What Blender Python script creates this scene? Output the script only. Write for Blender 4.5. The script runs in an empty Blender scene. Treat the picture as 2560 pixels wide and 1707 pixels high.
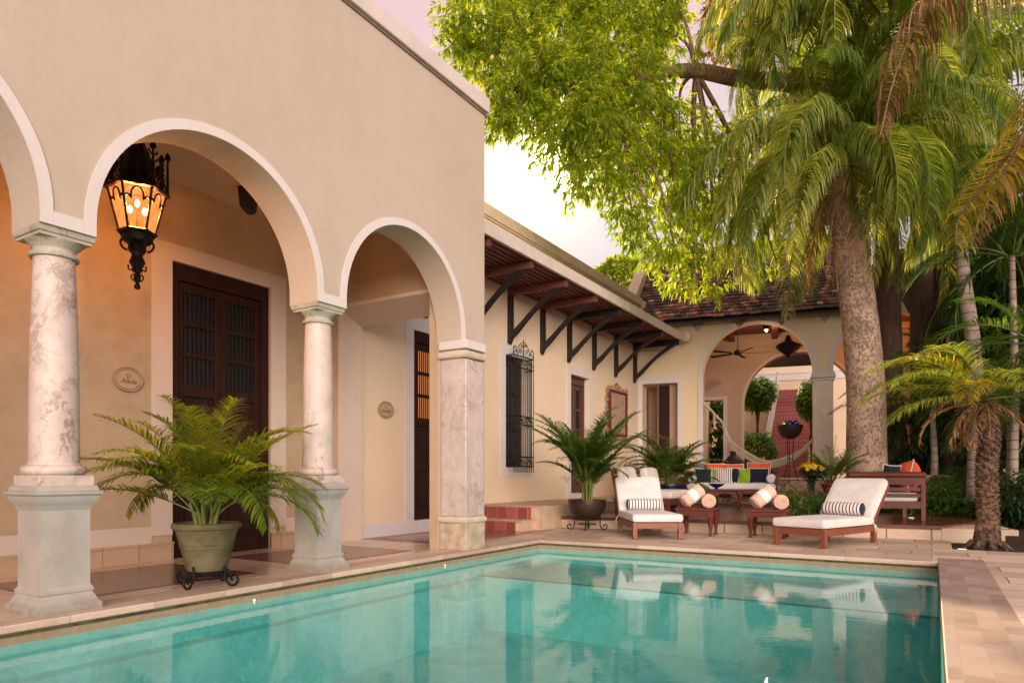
import bpy, math, random
from mathutils import Vector, Matrix
R = math.radians
LEAFK = 4.0
PI = math.pi
sc = bpy.context.scene
COL = sc.collection
random.seed(7)

# ------------------------------------------------------------------ camera
F = 1706.667
HV = 1190.0
CAMH = 1.0
TH = math.atan2(1050.0, F)
RX, RY, FX, FY = math.cos(TH), math.sin(TH), -math.sin(TH), math.cos(TH)

def px(u, v, d):
    k = (u - 1280.0) / F
    return Vector((d * (k * RX + FX), d * (k * RY + FY), CAMH - d * (v - HV) / F))

cam = bpy.data.cameras.new('camera')
cam.lens = 24.0
cam.sensor_width = 36.0
cam.shift_y = (HV - 853.5) / 2560.0
cam.clip_start = 0.05
cam.clip_end = 2000.0
camo = bpy.data.objects.new('camera', cam)
COL.objects.link(camo)
camo.location = (0, 0, CAMH)
camo.rotation_euler = (R(90), 0, TH)
sc.camera = camo

# ------------------------------------------------------------------ mesh builder
WM = {}

class MB:
    def __init__(s):
        s.v = []
        s.f = []
        s.r = []
        s.m = None
        s.mi = []

    def add(s, vs, fs, rnd=0.5):
        b = len(s.v)
        if s.m is not None:
            vs = [s.m @ Vector(p) for p in vs]
        s.v.extend([tuple(p) for p in vs])
        s.r.extend([rnd] * len(vs))
        s.f.extend([tuple(b + i for i in f) for f in fs])

    def box(s, x0, x1, y0, y1, z0, z1, rnd=0.5):
        s.add([(x0, y0, z0), (x1, y0, z0), (x1, y1, z0), (x0, y1, z0), (x0, y0, z1), (x1, y0, z1), (x1, y1, z1), (x0, y1, z1)],
              [(0, 3, 2, 1), (4, 5, 6, 7), (0, 1, 5, 4), (1, 2, 6, 5), (2, 3, 7, 6), (3, 0, 4, 7)], rnd)

    def cbox(s, c, d, rnd=0.5):
        s.box(c[0] - d[0] / 2, c[0] + d[0] / 2, c[1] - d[1] / 2, c[1] + d[1] / 2, c[2] - d[2] / 2, c[2] + d[2] / 2, rnd)

    def prism(s, poly, a, b, axis='y', rnd=0.5):
        n = len(poly)
        def P(p, t):
            return (p[0], t, p[1]) if axis == 'y' else ((t, p[0], p[1]) if axis == 'x' else (p[0], p[1], t))
        vs = [P(p, a) for p in poly] + [P(p, b) for p in poly]
        fs = [tuple(range(n)), tuple(range(2 * n - 1, n - 1, -1))]
        fs += [(i, n + i, n + (i + 1) % n, (i + 1) % n) for i in range(n)]
        s.add(vs, fs, rnd)

    def lathe(s, prof, n=24, c=(0, 0, 0), axis='z', rnd=0.5, a0=0.0):
        vs, fs = [], []
        for (r, z) in prof:
            for i in range(n):
                a = a0 + 2 * PI * i / n
                p = (r * math.cos(a), r * math.sin(a), z)
                if axis == 'y':
                    p = (p[0], p[2], p[1])
                elif axis == 'x':
                    p = (p[2], p[0], p[1])
                vs.append((p[0] + c[0], p[1] + c[1], p[2] + c[2]))
        for j in range(len(prof) - 1):
            for i in range(n):
                k = (i + 1) % n
                fs.append((j * n + i, j * n + k, (j + 1) * n + k, (j + 1) * n + i))
        fs.append(tuple(range(n - 1, -1, -1)))
        fs.append(tuple(range((len(prof) - 1) * n, len(prof) * n)))
        s.add(vs, fs, rnd)

    def sq(s, prof, c=(0, 0), rnd=0.5):
        """square stacked profile (half width, z)"""
        vs, fs = [], []
        for (h, z) in prof:
            vs += [(c[0] - h, c[1] - h, z), (c[0] + h, c[1] - h, z), (c[0] + h, c[1] + h, z), (c[0] - h, c[1] + h, z)]
        for j in range(len(prof) - 1):
            for i in range(4):
                k = (i + 1) % 4
                fs.append((j * 4 + i, j * 4 + k, j * 4 + 4 + k, j * 4 + 4 + i))
        fs.append((3, 2, 1, 0))
        m = 4 * (len(prof) - 1)
        fs.append((m, m + 1, m + 2, m + 3))
        s.add(vs, fs, rnd)

    def tube(s, path, rad, n=8, rnd=0.5, cap=True, flat=1.0):
        path = [Vector(p) for p in path]
        m = len(path)
        if not isinstance(rad, (list, tuple)):
            rad = [rad] * m
        vs, fs = [], []
        ref = Vector((0, 0, 1))
        t0 = (path[1] - path[0]).normalized()
        if abs(t0.dot(ref)) > 0.9:
            ref = Vector((1, 0, 0))
        nrm = t0.cross(ref).normalized()
        for i, p in enumerate(path):
            t = (path[min(i + 1, m - 1)] - path[max(i - 1, 0)]).normalized()
            nrm = (nrm - t * nrm.dot(t))
            if nrm.length < 1e-6:
                nrm = t.orthogonal()
            nrm.normalize()
            bi = t.cross(nrm)
            for k in range(n):
                a = 2 * PI * k / n
                vs.append(p + nrm * (rad[i] * math.cos(a)) + bi * (rad[i] * flat * math.sin(a)))
        for i in range(m - 1):
            for k in range(n):
                q = (k + 1) % n
                fs.append((i * n + k, i * n + q, (i + 1) * n + q, (i + 1) * n + k))
        if cap:
            fs.append(tuple(range(n - 1, -1, -1)))
            fs.append(tuple(range((m - 1) * n, m * n)))
        s.add(vs, fs, rnd)

    def sphere(s, c, r, nu=14, nv=8, rnd=0.5):
        rr = r if isinstance(r, (list, tuple)) else (r, r, r)
        vs, fs = [], []
        for j in range(nv + 1):
            t = PI * j / nv
            for i in range(nu):
                a = 2 * PI * i / nu
                vs.append((c[0] + rr[0] * math.sin(t) * math.cos(a), c[1] + rr[1] * math.sin(t) * math.sin(a), c[2] + rr[2] * math.cos(t)))
        for j in range(nv):
            for i in range(nu):
                k = (i + 1) % nu
                fs.append((j * nu + i, (j + 1) * nu + i, (j + 1) * nu + k, j * nu + k))
        s.add(vs, fs, rnd)

    def grid(s, fn, nu, nv, rnd=0.5, closed_u=False):
        vs = [fn(i / nu, j / nv) for j in range(nv + 1) for i in range(nu + 1)]
        fs = [(j * (nu + 1) + i, j * (nu + 1) + i + 1, (j + 1) * (nu + 1) + i + 1, (j + 1) * (nu + 1) + i) for j in range(nv) for i in range(nu)]
        s.add(vs, fs, rnd)

    def build(s, name, mat, parent=None, smooth=None, bevel=0.0, world=False, seg=2):
        me = bpy.data.meshes.new(name)
        vs = s.v
        if world and parent is not None:
            inv = WM[parent].inverted()
            vs = [tuple(inv @ Vector(p)) for p in vs]
        me.from_pydata(vs, [], s.f)
        at = me.attributes.new('rnd', 'FLOAT', 'POINT')
        at.data.foreach_set('value', s.r)
        if mat is not None:
            me.materials.append(mat)
        if smooth is not None:
            me.polygons.foreach_set('use_smooth', [True] * len(me.polygons))
            me.set_sharp_from_angle(angle=R(smooth))
        me.update()
        o = bpy.data.objects.new(name, me)
        COL.objects.link(o)
        if bevel > 0:
            b = o.modifiers.new('bevel', 'BEVEL')
            b.width = bevel
            b.segments = seg
            b.limit_method = 'ANGLE'
            b.angle_limit = R(40)
            me.polygons.foreach_set('use_smooth', [True] * len(me.polygons))
            me.set_sharp_from_angle(angle=R(50))
        if parent is not None:
            o.parent = parent
            WM[o] = WM[parent]
        else:
            WM[o] = Matrix.Identity(4)
        return o

def thing(name, label, cat, loc=(0, 0, 0), rz=0.0, group=None):
    o = bpy.data.objects.new(name, None)
    o.empty_display_size = 0.2
    COL.objects.link(o)
    o.location = loc
    o.rotation_euler = (0, 0, rz)
    WM[o] = Matrix.Translation(Vector(loc)) @ Matrix.Rotation(rz, 4, 'Z')
    return tag(o, label, cat, group)

def tag(o, label=None, cat=None, group=None, kind=None):
    if label:
        o['label'] = label
    if cat:
        o['category'] = cat
    if group:
        o['group'] = group
    if kind:
        o['kind'] = kind
    return o

def struct(o, label=None, cat=None):
    return tag(o, label, cat, kind='structure')

def copy_tree(o, parent=None):
    c = o.copy()
    COL.objects.link(c)
    if parent is not None:
        c.parent = parent
    for ch in [x for x in o.children]:
        copy_tree(ch, c)
    return c

def place(o, loc, rz=0.0, label=None, group=None):
    o.location = loc
    o.rotation_euler = (0, 0, rz)
    WM[o] = Matrix.Translation(Vector(loc)) @ Matrix.Rotation(rz, 4, 'Z')
    if label:
        o['label'] = label
    if group:
        o['group'] = group
    return o

def catmull(pts, n=8):
    pts = [Vector(p) for p in pts]
    out = []
    for i in range(len(pts) - 1):
        p0 = pts[max(i - 1, 0)]; p1 = pts[i]; p2 = pts[i + 1]; p3 = pts[min(i + 2, len(pts) - 1)]
        for k in range(n):
            t = k / n
            out.append(0.5 * ((2 * p1) + (p2 - p0) * t + (2 * p0 - 5 * p1 + 4 * p2 - p3) * t * t + (3 * p1 - p0 - 3 * p2 + p3) * t ** 3))
    out.append(pts[-1])
    return out

# ------------------------------------------------------------------ materials
class NT:
    def __init__(s, name):
        s.mat = bpy.data.materials.new(name)
        s.mat.use_nodes = True
        s.t = s.mat.node_tree
        s.t.nodes.clear()
        s.out = s.t.nodes.new('ShaderNodeOutputMaterial')

    def n(s, typ, props=None, **inp):
        nd = s.t.nodes.new('ShaderNode' + typ)
        for k, v in (props or {}).items():
            setattr(nd, k, v)
        for k, v in inp.items():
            key = int(k[1:]) if k[0] == '_' and k[1:].isdigit() else k.replace('_', ' ')
            sock = nd.inputs[key]
            if hasattr(v, 'is_output') or isinstance(v, bpy.types.NodeSocket):
                s.t.links.new(v, sock)
            else:
                sock.default_value = v
        return nd

    def math(s, op, a, b=0.0, c=0.0):
        return s.n('Math', {'operation': op}, _0=a, _1=b, _2=c).outputs[0]

    def mix(s, fac, a, b, mode='MIX'):
        nd = s.n('Mix', {'data_type': 'RGBA', 'blend_type': mode}, _0=fac, _6=col4(a), _7=col4(b))
        return nd.outputs[2]

    def ramp(s, fac, stops):
        nd = s.n('ValToRGB', None, Fac=fac)
        cr = nd.color_ramp
        while len(cr.elements) < len(stops):
            cr.elements.new(0.5)
        for e, (p, c) in zip(cr.elements, stops):
            e.position = p
            e.color = col4(c)
        return nd.outputs[0]

    def obj(s, scale=(1, 1, 1), rot=(0, 0, 0), loc=(0, 0, 0), kind='Object'):
        tc = s.n('TexCoord').outputs[kind]
        return s.n('Mapping', None, Vector=tc, Scale=scale, Rotation=rot, Location=loc).outputs[0]

    def geo(s, scale=(1, 1, 1), rot=(0, 0, 0)):
        p = s.n('NewGeometry').outputs['Position']
        return s.n('Mapping', None, Vector=p, Scale=scale, Rotation=rot).outputs[0]

    def noise(s, vec, scale, detail=4.0, rough=0.55, dist=0.0, out='Fac'):
        return s.n('TexNoise', None, Vector=vec, Scale=scale, Detail=detail, Roughness=rough, Distortion=dist).outputs[out]

    def bump(s, h, strength=0.2, dist=0.02, normal=None):
        nd = s.n('Bump', None, Height=h, Strength=strength, Distance=dist)
        if normal is not None:
            s.t.links.new(normal, nd.inputs['Normal'])
        return nd.outputs[0]

    def pbr(s, col, rough=0.6, normal=None, metal=0.0, spec=0.5, **kw):
        nd = s.n('BsdfPrincipled', None, Roughness=rough, Metallic=metal)
        nd.inputs['Specular IOR Level'].default_value = spec
        c = nd.inputs['Base Color']
        if hasattr(col, 'is_output'):
            s.t.links.new(col, c)
        else:
            c.default_value = col4(col)
        if normal is not None:
            s.t.links.new(normal, nd.inputs['Normal'])
        for k, v in kw.items():
            sock = nd.inputs[k.replace('_', ' ')]
            if hasattr(v, 'is_output'):
                s.t.links.new(v, sock)
            else:
                sock.default_value = v
        return nd.outputs[0]

    def done(s, sh):
        s.t.links.new(sh, s.out.inputs['Surface'])
        return s.mat

def col4(c):
    if hasattr(c, 'is_output'):
        return c
    return (c[0], c[1], c[2], 1.0) if len(c) == 3 else c

def mul(c, k):
    return tuple(min(1.0, x * k) for x in c[:3])

def plain(name, c, rough=0.6, var=0.12, scale=6.0, bump=0.1, bscale=60.0, spec=0.4, metal=0.0, **kw):
    t = NT(name)
    g = t.obj()
    n = t.noise(g, scale, 5)
    colr = t.ramp(n, [(0.3, mul(c, 1 - var)), (0.7, mul(c, 1 + var))])
    nb = t.bump(t.noise(g, bscale, 3), bump, 0.01)
    rr = t.math('MULTIPLY_ADD', n, 0.16, rough - 0.08)
    return t.done(t.pbr(colr, rr, nb, metal, spec, **kw))

def stucco(name, c, blot=0.10, stain=0.5, spec=0.25):
    t = NT(name)
    g = t.geo()
    a = t.noise(g, 0.55, 6, 0.6, 0.6)
    b = t.noise(g, 3.2, 6, 0.65, 0.4)
    m = t.math('MULTIPLY_ADD', a, 0.6, t.math('MULTIPLY', b, 0.4))
    colr = t.ramp(m, [(0.30, mul((c[0], c[1] * 0.97, c[2] * 0.93), 1 - blot)), (0.52, c), (0.72, mul((c[0], c[1], c[2] * 1.03), 1 + blot * 0.6))])
    # faint rain streaks running down the wall
    st = t.noise(t.geo((2.6, 2.6, 0.16)), 1.6, 5, 0.6)
    sm = t.math('MULTIPLY', t.ramp(st, [(0.52, (0, 0, 0)), (0.78, (1, 1, 1))]), 0.16 * stain)
    colr = t.mix(sm, colr, mul(c, 0.72))
    h = t.math('MULTIPLY_ADD', t.noise(g, 9.0, 6, 0.6), 1.0, t.math('MULTIPLY', t.noise(g, 120.0, 2), 0.22))
    return t.done(t.pbr(colr, 0.82, t.bump(h, 0.22, 0.02), 0, spec))

def marble(name, base, vein, scale=1.0, rough=0.32, crack=0.0, rust=None, grime=0.0):
    t = NT(name)
    g = t.obj((scale, scale, scale * 0.75))
    w = t.noise(g, 1.3, 5, 0.6, out='Color')
    gg = t.n('Mix', {'data_type': 'VECTOR'}, _0=0.42, _4=g, _5=w).outputs[1]
    n1 = t.noise(gg, 2.2, 9, 0.62, 1.6)
    v1 = t.ramp(n1, [(0.468, (0, 0, 0)), (0.494, (1, 1, 1)), (0.503, (1, 1, 1)), (0.535, (0, 0, 0))])
    n2 = t.noise(gg, 5.5, 8, 0.6, 1.0)
    v2 = t.ramp(n2, [(0.485, (0, 0, 0)), (0.5, (1, 1, 1)), (0.515, (0, 0, 0))])
    cloud = t.noise(g, 3.0, 7, 0.65)
    c = t.ramp(cloud, [(0.32, mul(base, 0.82)), (0.55, base), (0.75, mul(base, 1.1))])
    msk = t.ramp(t.noise(g, 1.1, 3), [(0.42, (0, 0, 0)), (0.62, (1, 1, 1))])
    c = t.mix(t.math('MULTIPLY', t.math('MULTIPLY', v1, 0.75), msk), c, vein)
    c = t.mix(t.math('MULTIPLY', t.math('MULTIPLY', v2, 0.30), msk), c, mul(vein, 1.2))
    if rust:
        bl = t.ramp(t.noise(g, 2.4, 6, 0.7, 0.8), [(0.60, (0, 0, 0)), (0.70, (1, 1, 1))])
        c = t.mix(t.math('MULTIPLY', bl, 0.5), c, rust)
    if crack > 0:
        vo = t.n('TexVoronoi', {'feature': 'DISTANCE_TO_EDGE'}, Vector=t.n('Mix', {'data_type': 'VECTOR'}, _0=0.12, _4=g, _5=w).outputs[1], Scale=13.0).outputs[0]
        ck = t.ramp(vo, [(0.0, (1, 1, 1)), (0.022, (0, 0, 0))])
        cm = t.ramp(t.noise(g, 3.4, 4), [(0.5, (0, 0, 0)), (0.64, (1, 1, 1))])
        c = t.mix(t.math('MULTIPLY', t.math('MULTIPLY', ck, cm), crack), c, mul(vein, 0.75))
    if grime > 0:
        z = t.n('SeparateXYZ', None, Vector=t.geo()).outputs[2]
        gn = t.noise(t.geo(), 7.0, 6, 0.7)
        gz = t.math('SUBTRACT', t.math('MULTIPLY_ADD', gn, 0.34, -0.05), z)
        c = t.mix(t.math('MULTIPLY', t.ramp(gz, [(0.0, (0, 0, 0)), (0.14, (1, 1, 1))]), grime), c, (0.17, 0.13, 0.085))
    nb = t.bump(t.noise(g, 26, 5), 0.10, 0.01)
    return t.done(t.pbr(c, t.math('MULTIPLY_ADD', cloud, 0.3, rough - 0.1), nb, 0, 0.45))

def wood(name, c, axis='x', rough=0.42, dark=0.55, scale=1.0, coat=0.0, spec=0.35):
    t = NT(name)
    st = {'x': (1.2, 14, 14), 'y': (14, 1.2, 14), 'z': (14, 14, 1.2)}[axis]
    g = t.obj(tuple(k * scale for k in st))
    n = t.noise(g, 1.6, 7, 0.62, 1.4)
    n2 = t.noise(t.obj((3, 3, 3)), 2.0, 4)
    colr = t.ramp(n, [(0.28, mul(c, dark)), (0.5, c), (0.72, mul(c, 1.35))])
    colr = t.mix(t.math('MULTIPLY', n2, 0.35), colr, mul(c, 0.7))
    nb = t.bump(n, 0.18, 0.006)
    return t.done(t.pbr(colr, t.math('MULTIPLY_ADD', n2, 0.25, rough - 0.12), nb, 0, spec, Coat_Weight=coat, Coat_Roughness=0.15))

def bricks(name, cols, mortar, bw, bh, msize=0.012, rough=0.6, rot=(0, 0, 0), offset=0.5, bump=0.4, pit=0.3, kind='geo', spec=0.4, freq=2, nz=0.25, sq=1.0):
    t = NT(name)
    base = t.geo((1, 1, 1), rot) if kind == 'geo' else t.obj((1, 1, 1), rot)
    wob = t.noise(base, 2.5, 3, out='Color')
    g = t.n('Mix', {'data_type': 'VECTOR'}, _0=0.008, _4=base, _5=wob).outputs[1]
    br = t.n('TexBrick', {'offset': offset, 'offset_frequency': freq, 'squash': sq, 'squash_frequency': 3}, Vector=g, Color1=(0, 0, 0, 1), Color2=(1, 1, 1, 1), Mortar=(0.5, 0.5, 0.5, 1),
             Scale=1.0, Mortar_Size=msize, Mortar_Smooth=0.25, Bias=0.0, Brick_Width=bw, Row_Height=bh)
    n = t.noise(base, 3.0, 7, 0.65, 0.5)
    n3 = t.noise(t.geo((1.4, 9, 6), rot) if kind == 'geo' else base, 2.2, 6, 0.65, 0.6)
    k = t.math('ADD', t.math('MULTIPLY', br.outputs['Color'], 0.45), t.math('MULTIPLY_ADD', n, 0.6, t.math('MULTIPLY_ADD', n3, 0.5, -0.32)))
    colr = t.ramp(k, [(0.12, cols[0]), (0.5, cols[1]), (0.88, cols[2])])
    pn = t.noise(base, 26.0, 5, 0.7)
    pits = t.ramp(pn, [(0.60, (0, 0, 0)), (0.70, (1, 1, 1))])
    colr = t.mix(t.math('MULTIPLY', pits, pit), colr, mul(cols[0], 0.6))
    colr = t.mix(br.outputs['Fac'], colr, mortar)
    h = t.math('SUBTRACT', t.math('MULTIPLY_ADD', n, nz, t.math('MULTIPLY', pits, -0.25)), t.math('MULTIPLY', br.outputs['Fac'], 1.0))
    rr = t.math('MULTIPLY_ADD', n, 0.3, rough - 0.15)
    return t.done(t.pbr(colr, rr, t.bump(h, bump, 0.012), 0, spec))

def leaf(name, c1, c2, c3, trans=0.45, rough=0.45, tint=(1.25, 1.15, 0.5), LEAFK=LEAFK):
    t = NT(name)
    a = t.n('Attribute', {'attribute_name': 'rnd'}).outputs['Fac']
    n = t.noise(t.geo(), 0.7, 3)
    k = t.math('MULTIPLY_ADD', a, 0.75, t.math('MULTIPLY', n, 0.3))
    c = t.ramp(k, [(0.12, c1), (0.5, c2), (0.92, c3)])
    p = t.pbr(c, rough, None, 0, 0.5)
    tc = t.mix(1.0, c, tint, 'MULTIPLY')
    tr = t.n('BsdfTranslucent', None, Color=t.mix(1.0, tc, (LEAFK, LEAFK, LEAFK), 'MULTIPLY')).outputs[0]
    return t.done(t.n('MixShader', None, _0=trans, _1=p, _2=tr).outputs[0])

def emit(name, c, s):
    t = NT(name)
    e = t.n('Emission', None, Color=col4(c), Strength=s).outputs[0]
    return t.done(e)

def stripes(name, a, b, axis, freq, duty=0.3, rough=0.85):
    t = NT(name)
    g = t.obj()
    sep = t.n('SeparateXYZ', None, Vector=g)
    f = t.math('FRACT', t.math('MULTIPLY_ADD', sep.outputs[axis], freq, 0.35))
    m = t.math('LESS_THAN', f, duty)
    c = t.mix(m, a, b)
    nb = t.bump(t.noise(g, 260, 2), 0.2, 0.004)
    return t.done(t.pbr(c, rough, nb, 0, 0.2))

def fabric(name, c, rough=0.9, var=0.08, weave=300.0, bump=0.45):
    t = NT(name)
    g = t.obj()
    n = t.noise(g, 5.0, 5)
    cc = t.ramp(n, [(0.3, mul(c, 1 - var)), (0.7, mul(c, 1 + var))])
    h = t.math('MULTIPLY_ADD', t.noise(g, weave, 2), 0.5, t.math('MULTIPLY', t.noise(g, 7, 4, 0.6, 1.2), 2.2))
    return t.done(t.pbr(cc, rough, t.bump(h, bump, 0.02), 0, 0.2, Sheen_Weight=0.15))

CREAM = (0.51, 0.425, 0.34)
WHITE = (0.66, 0.61, 0.585)
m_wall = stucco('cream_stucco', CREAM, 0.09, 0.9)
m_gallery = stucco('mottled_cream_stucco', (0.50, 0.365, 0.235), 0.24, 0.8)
m_white = stucco('white_trim_paint', WHITE, 0.06, 0.6)
m_reveal = stucco('pale_reveal_paint', (0.66, 0.54, 0.45), 0.06, 0.3)
m_ceiling = stucco('ceiling_plaster', (0.55, 0.44, 0.33), 0.06, 0.2)
m_marble = marble('veined_marble', (0.62, 0.51, 0.455), (0.24, 0.14, 0.105), 2.1, 0.42, 0.0, (0.42, 0.25, 0.17))
m_pedestal = marble('weathered_marble', (0.43, 0.395, 0.35), (0.36, 0.325, 0.285), 1.0, 0.5, 0.7, (0.42, 0.36, 0.29), 0.6)
m_pillar = marble('pink_marble_slab', (0.58, 0.48, 0.43), (0.30, 0.23, 0.21), 1.6, 0.45, 0.0, (0.38, 0.27, 0.24))
m_limeblock = plain('worn_limestone', (0.46, 0.36, 0.26), 0.75, 0.3, 7, 0.5, 40)
m_moss = marble('mossy_marble', (0.46, 0.43, 0.34), (0.16, 0.17, 0.10), 1.6, 0.55, 0.0, (0.22, 0.25, 0.15))
m_trav = bricks('travertine_paving', [(0.41, 0.30, 0.22), (0.64, 0.50, 0.385), (0.76, 0.62, 0.50)], (0.20, 0.135, 0.095), 0.62, 0.46, 0.007, 0.6, (0, 0, 0), 0.37, 0.5, 0.35, sq=0.8)
m_cop = bricks('pool_coping_tile', [(0.27, 0.195, 0.155), (0.385, 0.295, 0.24), (0.46, 0.36, 0.30)], (0.36, 0.27, 0.215), 0.24, 0.135, 0.003, 0.55, (0, 0, R(90)), 0.5, 0.15, 0.12)
m_cop2 = bricks('travertine_coping', [(0.42, 0.29, 0.215), (0.60, 0.45, 0.35), (0.70, 0.55, 0.44)], (0.40, 0.28, 0.20), 0.62, 0.9, 0.004, 0.5, (0, 0, R(90)), 0.0, 0.25, 0.3)
m_gfloor = bricks('polished_gallery_floor', [(0.54, 0.37, 0.275), (0.70, 0.53, 0.41), (0.78, 0.62, 0.50)], (0.45, 0.32, 0.24), 0.9, 0.9, 0.004, 0.2, (0, 0, 0), 0.0, 0.05, 0.08, spec=0.6, nz=0.1)
m_skirt = bricks('stone_skirting', [(0.42, 0.27, 0.17), (0.52, 0.36, 0.235), (0.58, 0.41, 0.28)], (0.30, 0.19, 0.12), 0.4, 3.0, 0.006, 0.5, (0, 0, R(90)), 0.0, 0.2, 0.15)
m_redtile = bricks('red_clay_riser_tile', [(0.20, 0.045, 0.04), (0.30, 0.075, 0.06), (0.38, 0.12, 0.095)], (0.48, 0.22, 0.17), 0.22, 2.0, 0.006, 0.4, (0, 0, 0), 0.0, 0.3, 0.15)
m_redfloor = bricks('red_clay_floor', [(0.20, 0.05, 0.045), (0.30, 0.085, 0.07), (0.36, 0.12, 0.10)], (0.34, 0.17, 0.13), 0.4, 0.4, 0.005, 0.3, (0, 0, 0), 0.0, 0.2, 0.1, spec=0.6)
m_step = plain('warm_cement', (0.55, 0.40, 0.27), 0.7, 0.16, 4, 0.3, 40)
m_kerb = bricks('limestone_kerb', [(0.42, 0.30, 0.20), (0.57, 0.43, 0.31), (0.66, 0.52, 0.40)], (0.20, 0.13, 0.09), 0.62, 3.0, 0.012, 0.7, (0, 0, 0), 0.0, 0.6, 0.5)

def coral(name, c):
    t = NT(name)
    g = t.obj()
    w = t.noise(g, 2.0, 4, out='Color')
    gg = t.n('Mix', {'data_type': 'VECTOR'}, _0=0.25, _4=g, _5=w).outputs[1]
    vo = t.n('TexVoronoi', {'feature': 'DISTANCE_TO_EDGE'}, Vector=gg, Scale=4.6).outputs[0]
    n = t.noise(g, 12, 7, 0.7)
    cc = t.ramp(n, [(0.32, mul(c, 0.5)), (0.55, c), (0.75, mul(c, 1.25))])
    e = t.ramp(vo, [(0.0, (1, 1, 1)), (0.07, (0, 0, 0))])
    cc = t.mix(t.math('MULTIPLY', e, 0.7), cc, mul(c, 0.28))
    h = t.math('SUBTRACT', t.math('MULTIPLY', n, 0.7), e)
    return t.done(t.pbr(cc, 0.85, t.bump(h, 0.8, 0.05), 0, 0.2))

m_coral = coral('coral_stone', (0.52, 0.37, 0.24))
m_door = wood('dark_carved_wood', (0.030, 0.010, 0.006), 'z', 0.7, 0.45, spec=0.2)
m_lattice = plain('dark_lattice_wood', (0.012, 0.009, 0.008), 0.5, 0.3, 8)
m_mahog = wood('mahogany', (0.125, 0.028, 0.018), 'x', 0.55, 0.6, 1.0, 0.0)
m_mahogz = wood('mahogany_upright', (0.13, 0.030, 0.019), 'z', 0.55, 0.6, 1.0, 0.0)
m_teak = wood('oiled_teak', (0.22, 0.068, 0.034), 'y', 0.4, 0.6, 1.0, 0.15)
m_deck = wood('red_hardwood_deck', (0.15, 0.045, 0.03), 'x', 0.28, 0.6, 0.8, 0.3)
m_darkwood = wood('black_brown_wood', (0.022, 0.016, 0.014), 'z', 0.55, 0.5)
m_redbeam = wood('red_oxide_beam', (0.16, 0.05, 0.035), 'x', 0.6, 0.6)
m_iron = plain('wrought_iron', (0.014, 0.012, 0.012), 0.5, 0.3, 12, 0.2, 60, 0.5, 0.6)
m_bronze = plain('old_bronze', (0.022, 0.014, 0.010), 0.48, 0.4, 14, 0.35, 40, 0.5, 0.7)
m_copperpot = plain('brown_metal_pot', (0.055, 0.030, 0.022), 0.4, 0.35, 6, 0.3, 14, 0.5, 0.5)
m_pot = plain('mossy_clay_pot', (0.13, 0.105, 0.05), 0.8, 0.4, 5, 0.5, 30)
m_redpot = plain('red_clay_pot', (0.24, 0.035, 0.02), 0.55, 0.2, 5, 0.3)
m_navypot = plain('navy_glazed_pot', (0.012, 0.018, 0.05), 0.2, 0.2, 5, 0.05)
m_blackpot = plain('black_clay_urn', (0.03, 0.02, 0.016), 0.6, 0.3, 5, 0.3)
m_soil = plain('dark_soil', (0.03, 0.02, 0.014), 0.95, 0.4, 14, 0.9, 50)
m_cush = fabric('white_canvas', (0.74, 0.70, 0.675))
m_cush2 = fabric('ecru_canvas', (0.64, 0.585, 0.53))
m_navy = fabric('navy_canvas', (0.012, 0.016, 0.036))
m_green = fabric('lime_canvas', (0.25, 0.40, 0.022))
m_orange = fabric('orange_canvas', (0.68, 0.115, 0.035))
m_peach = fabric('peach_terry', (0.78, 0.50, 0.38), 0.95, 0.1, 120.0, 0.7)
m_band = fabric('white_paper_band', (0.82, 0.80, 0.78), 0.7, 0.02)
m_stripe_x = stripes('navy_striped_canvas', (0.76, 0.70, 0.66), (0.02, 0.018, 0.025), 0, 19.0, 0.30)
m_stripe_p = stripes('narrow_striped_canvas', (0.76, 0.70, 0.66), (0.10, 0.075, 0.08), 0, 21.0, 0.42)
m_piping = fabric('white_piping', (0.75, 0.72, 0.68))
m_rope = fabric('cotton_rope', (0.58, 0.49, 0.38))
m_tape = fabric('hammock_cotton', (0.55, 0.46, 0.35), 0.9, 0.15, 120, 0.6)
m_bluebowl = plain('cobalt_glass_bowl', (0.008, 0.02, 0.16), 0.08, 0.1, 4, 0.0)
m_blueball = plain('cobalt_mirror_ball', (0.01, 0.03, 0.30), 0.06, 0.1, 4, 0.0, spec=0.8, metal=0.6)
m_goldball = plain('gold_mirror_ball', (0.75, 0.40, 0.06), 0.1, 0.1, 4, 0.0, spec=0.8, metal=0.9)
m_yellow = plain('yellow_petals', (0.80, 0.43, 0.012), 0.7, 0.55, 38)
m_steel = plain('galvanised_steel', (0.42, 0.41, 0.42), 0.4, 0.2, 8, 0.1, 50, 0.5, 0.6)
m_white_wood = plain('painted_fascia', (0.60, 0.535, 0.47), 0.7, 0.08, 4, 0.1)
m_ledge = plain('old_moulding', (0.56, 0.43, 0.28), 0.8, 0.12, 4, 0.2)
m_black = plain('black_plastic', (0.012, 0.012, 0.013), 0.5, 0.2)
m_frame = wood('pale_carved_frame', (0.42, 0.24, 0.14), 'z', 0.7, 0.6)
m_picture = plain('faded_canvas_print', (0.40, 0.28, 0.20), 0.6, 0.35, 9, 0.1)
# ------------------------------------------------------------------ setting: ground, pool, paving
PX0, PX1, PY0, PY1 = -5.25, 0.06, 0.55, 9.37
WZ = -0.135

def sheet(name, mat, rects, z0, z1, smooth=None):
    m = MB()
    for (a, b, c, d) in rects:
        m.box(a, b, c, d, z0, z1)
    return struct(m.build(name, mat))

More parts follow.
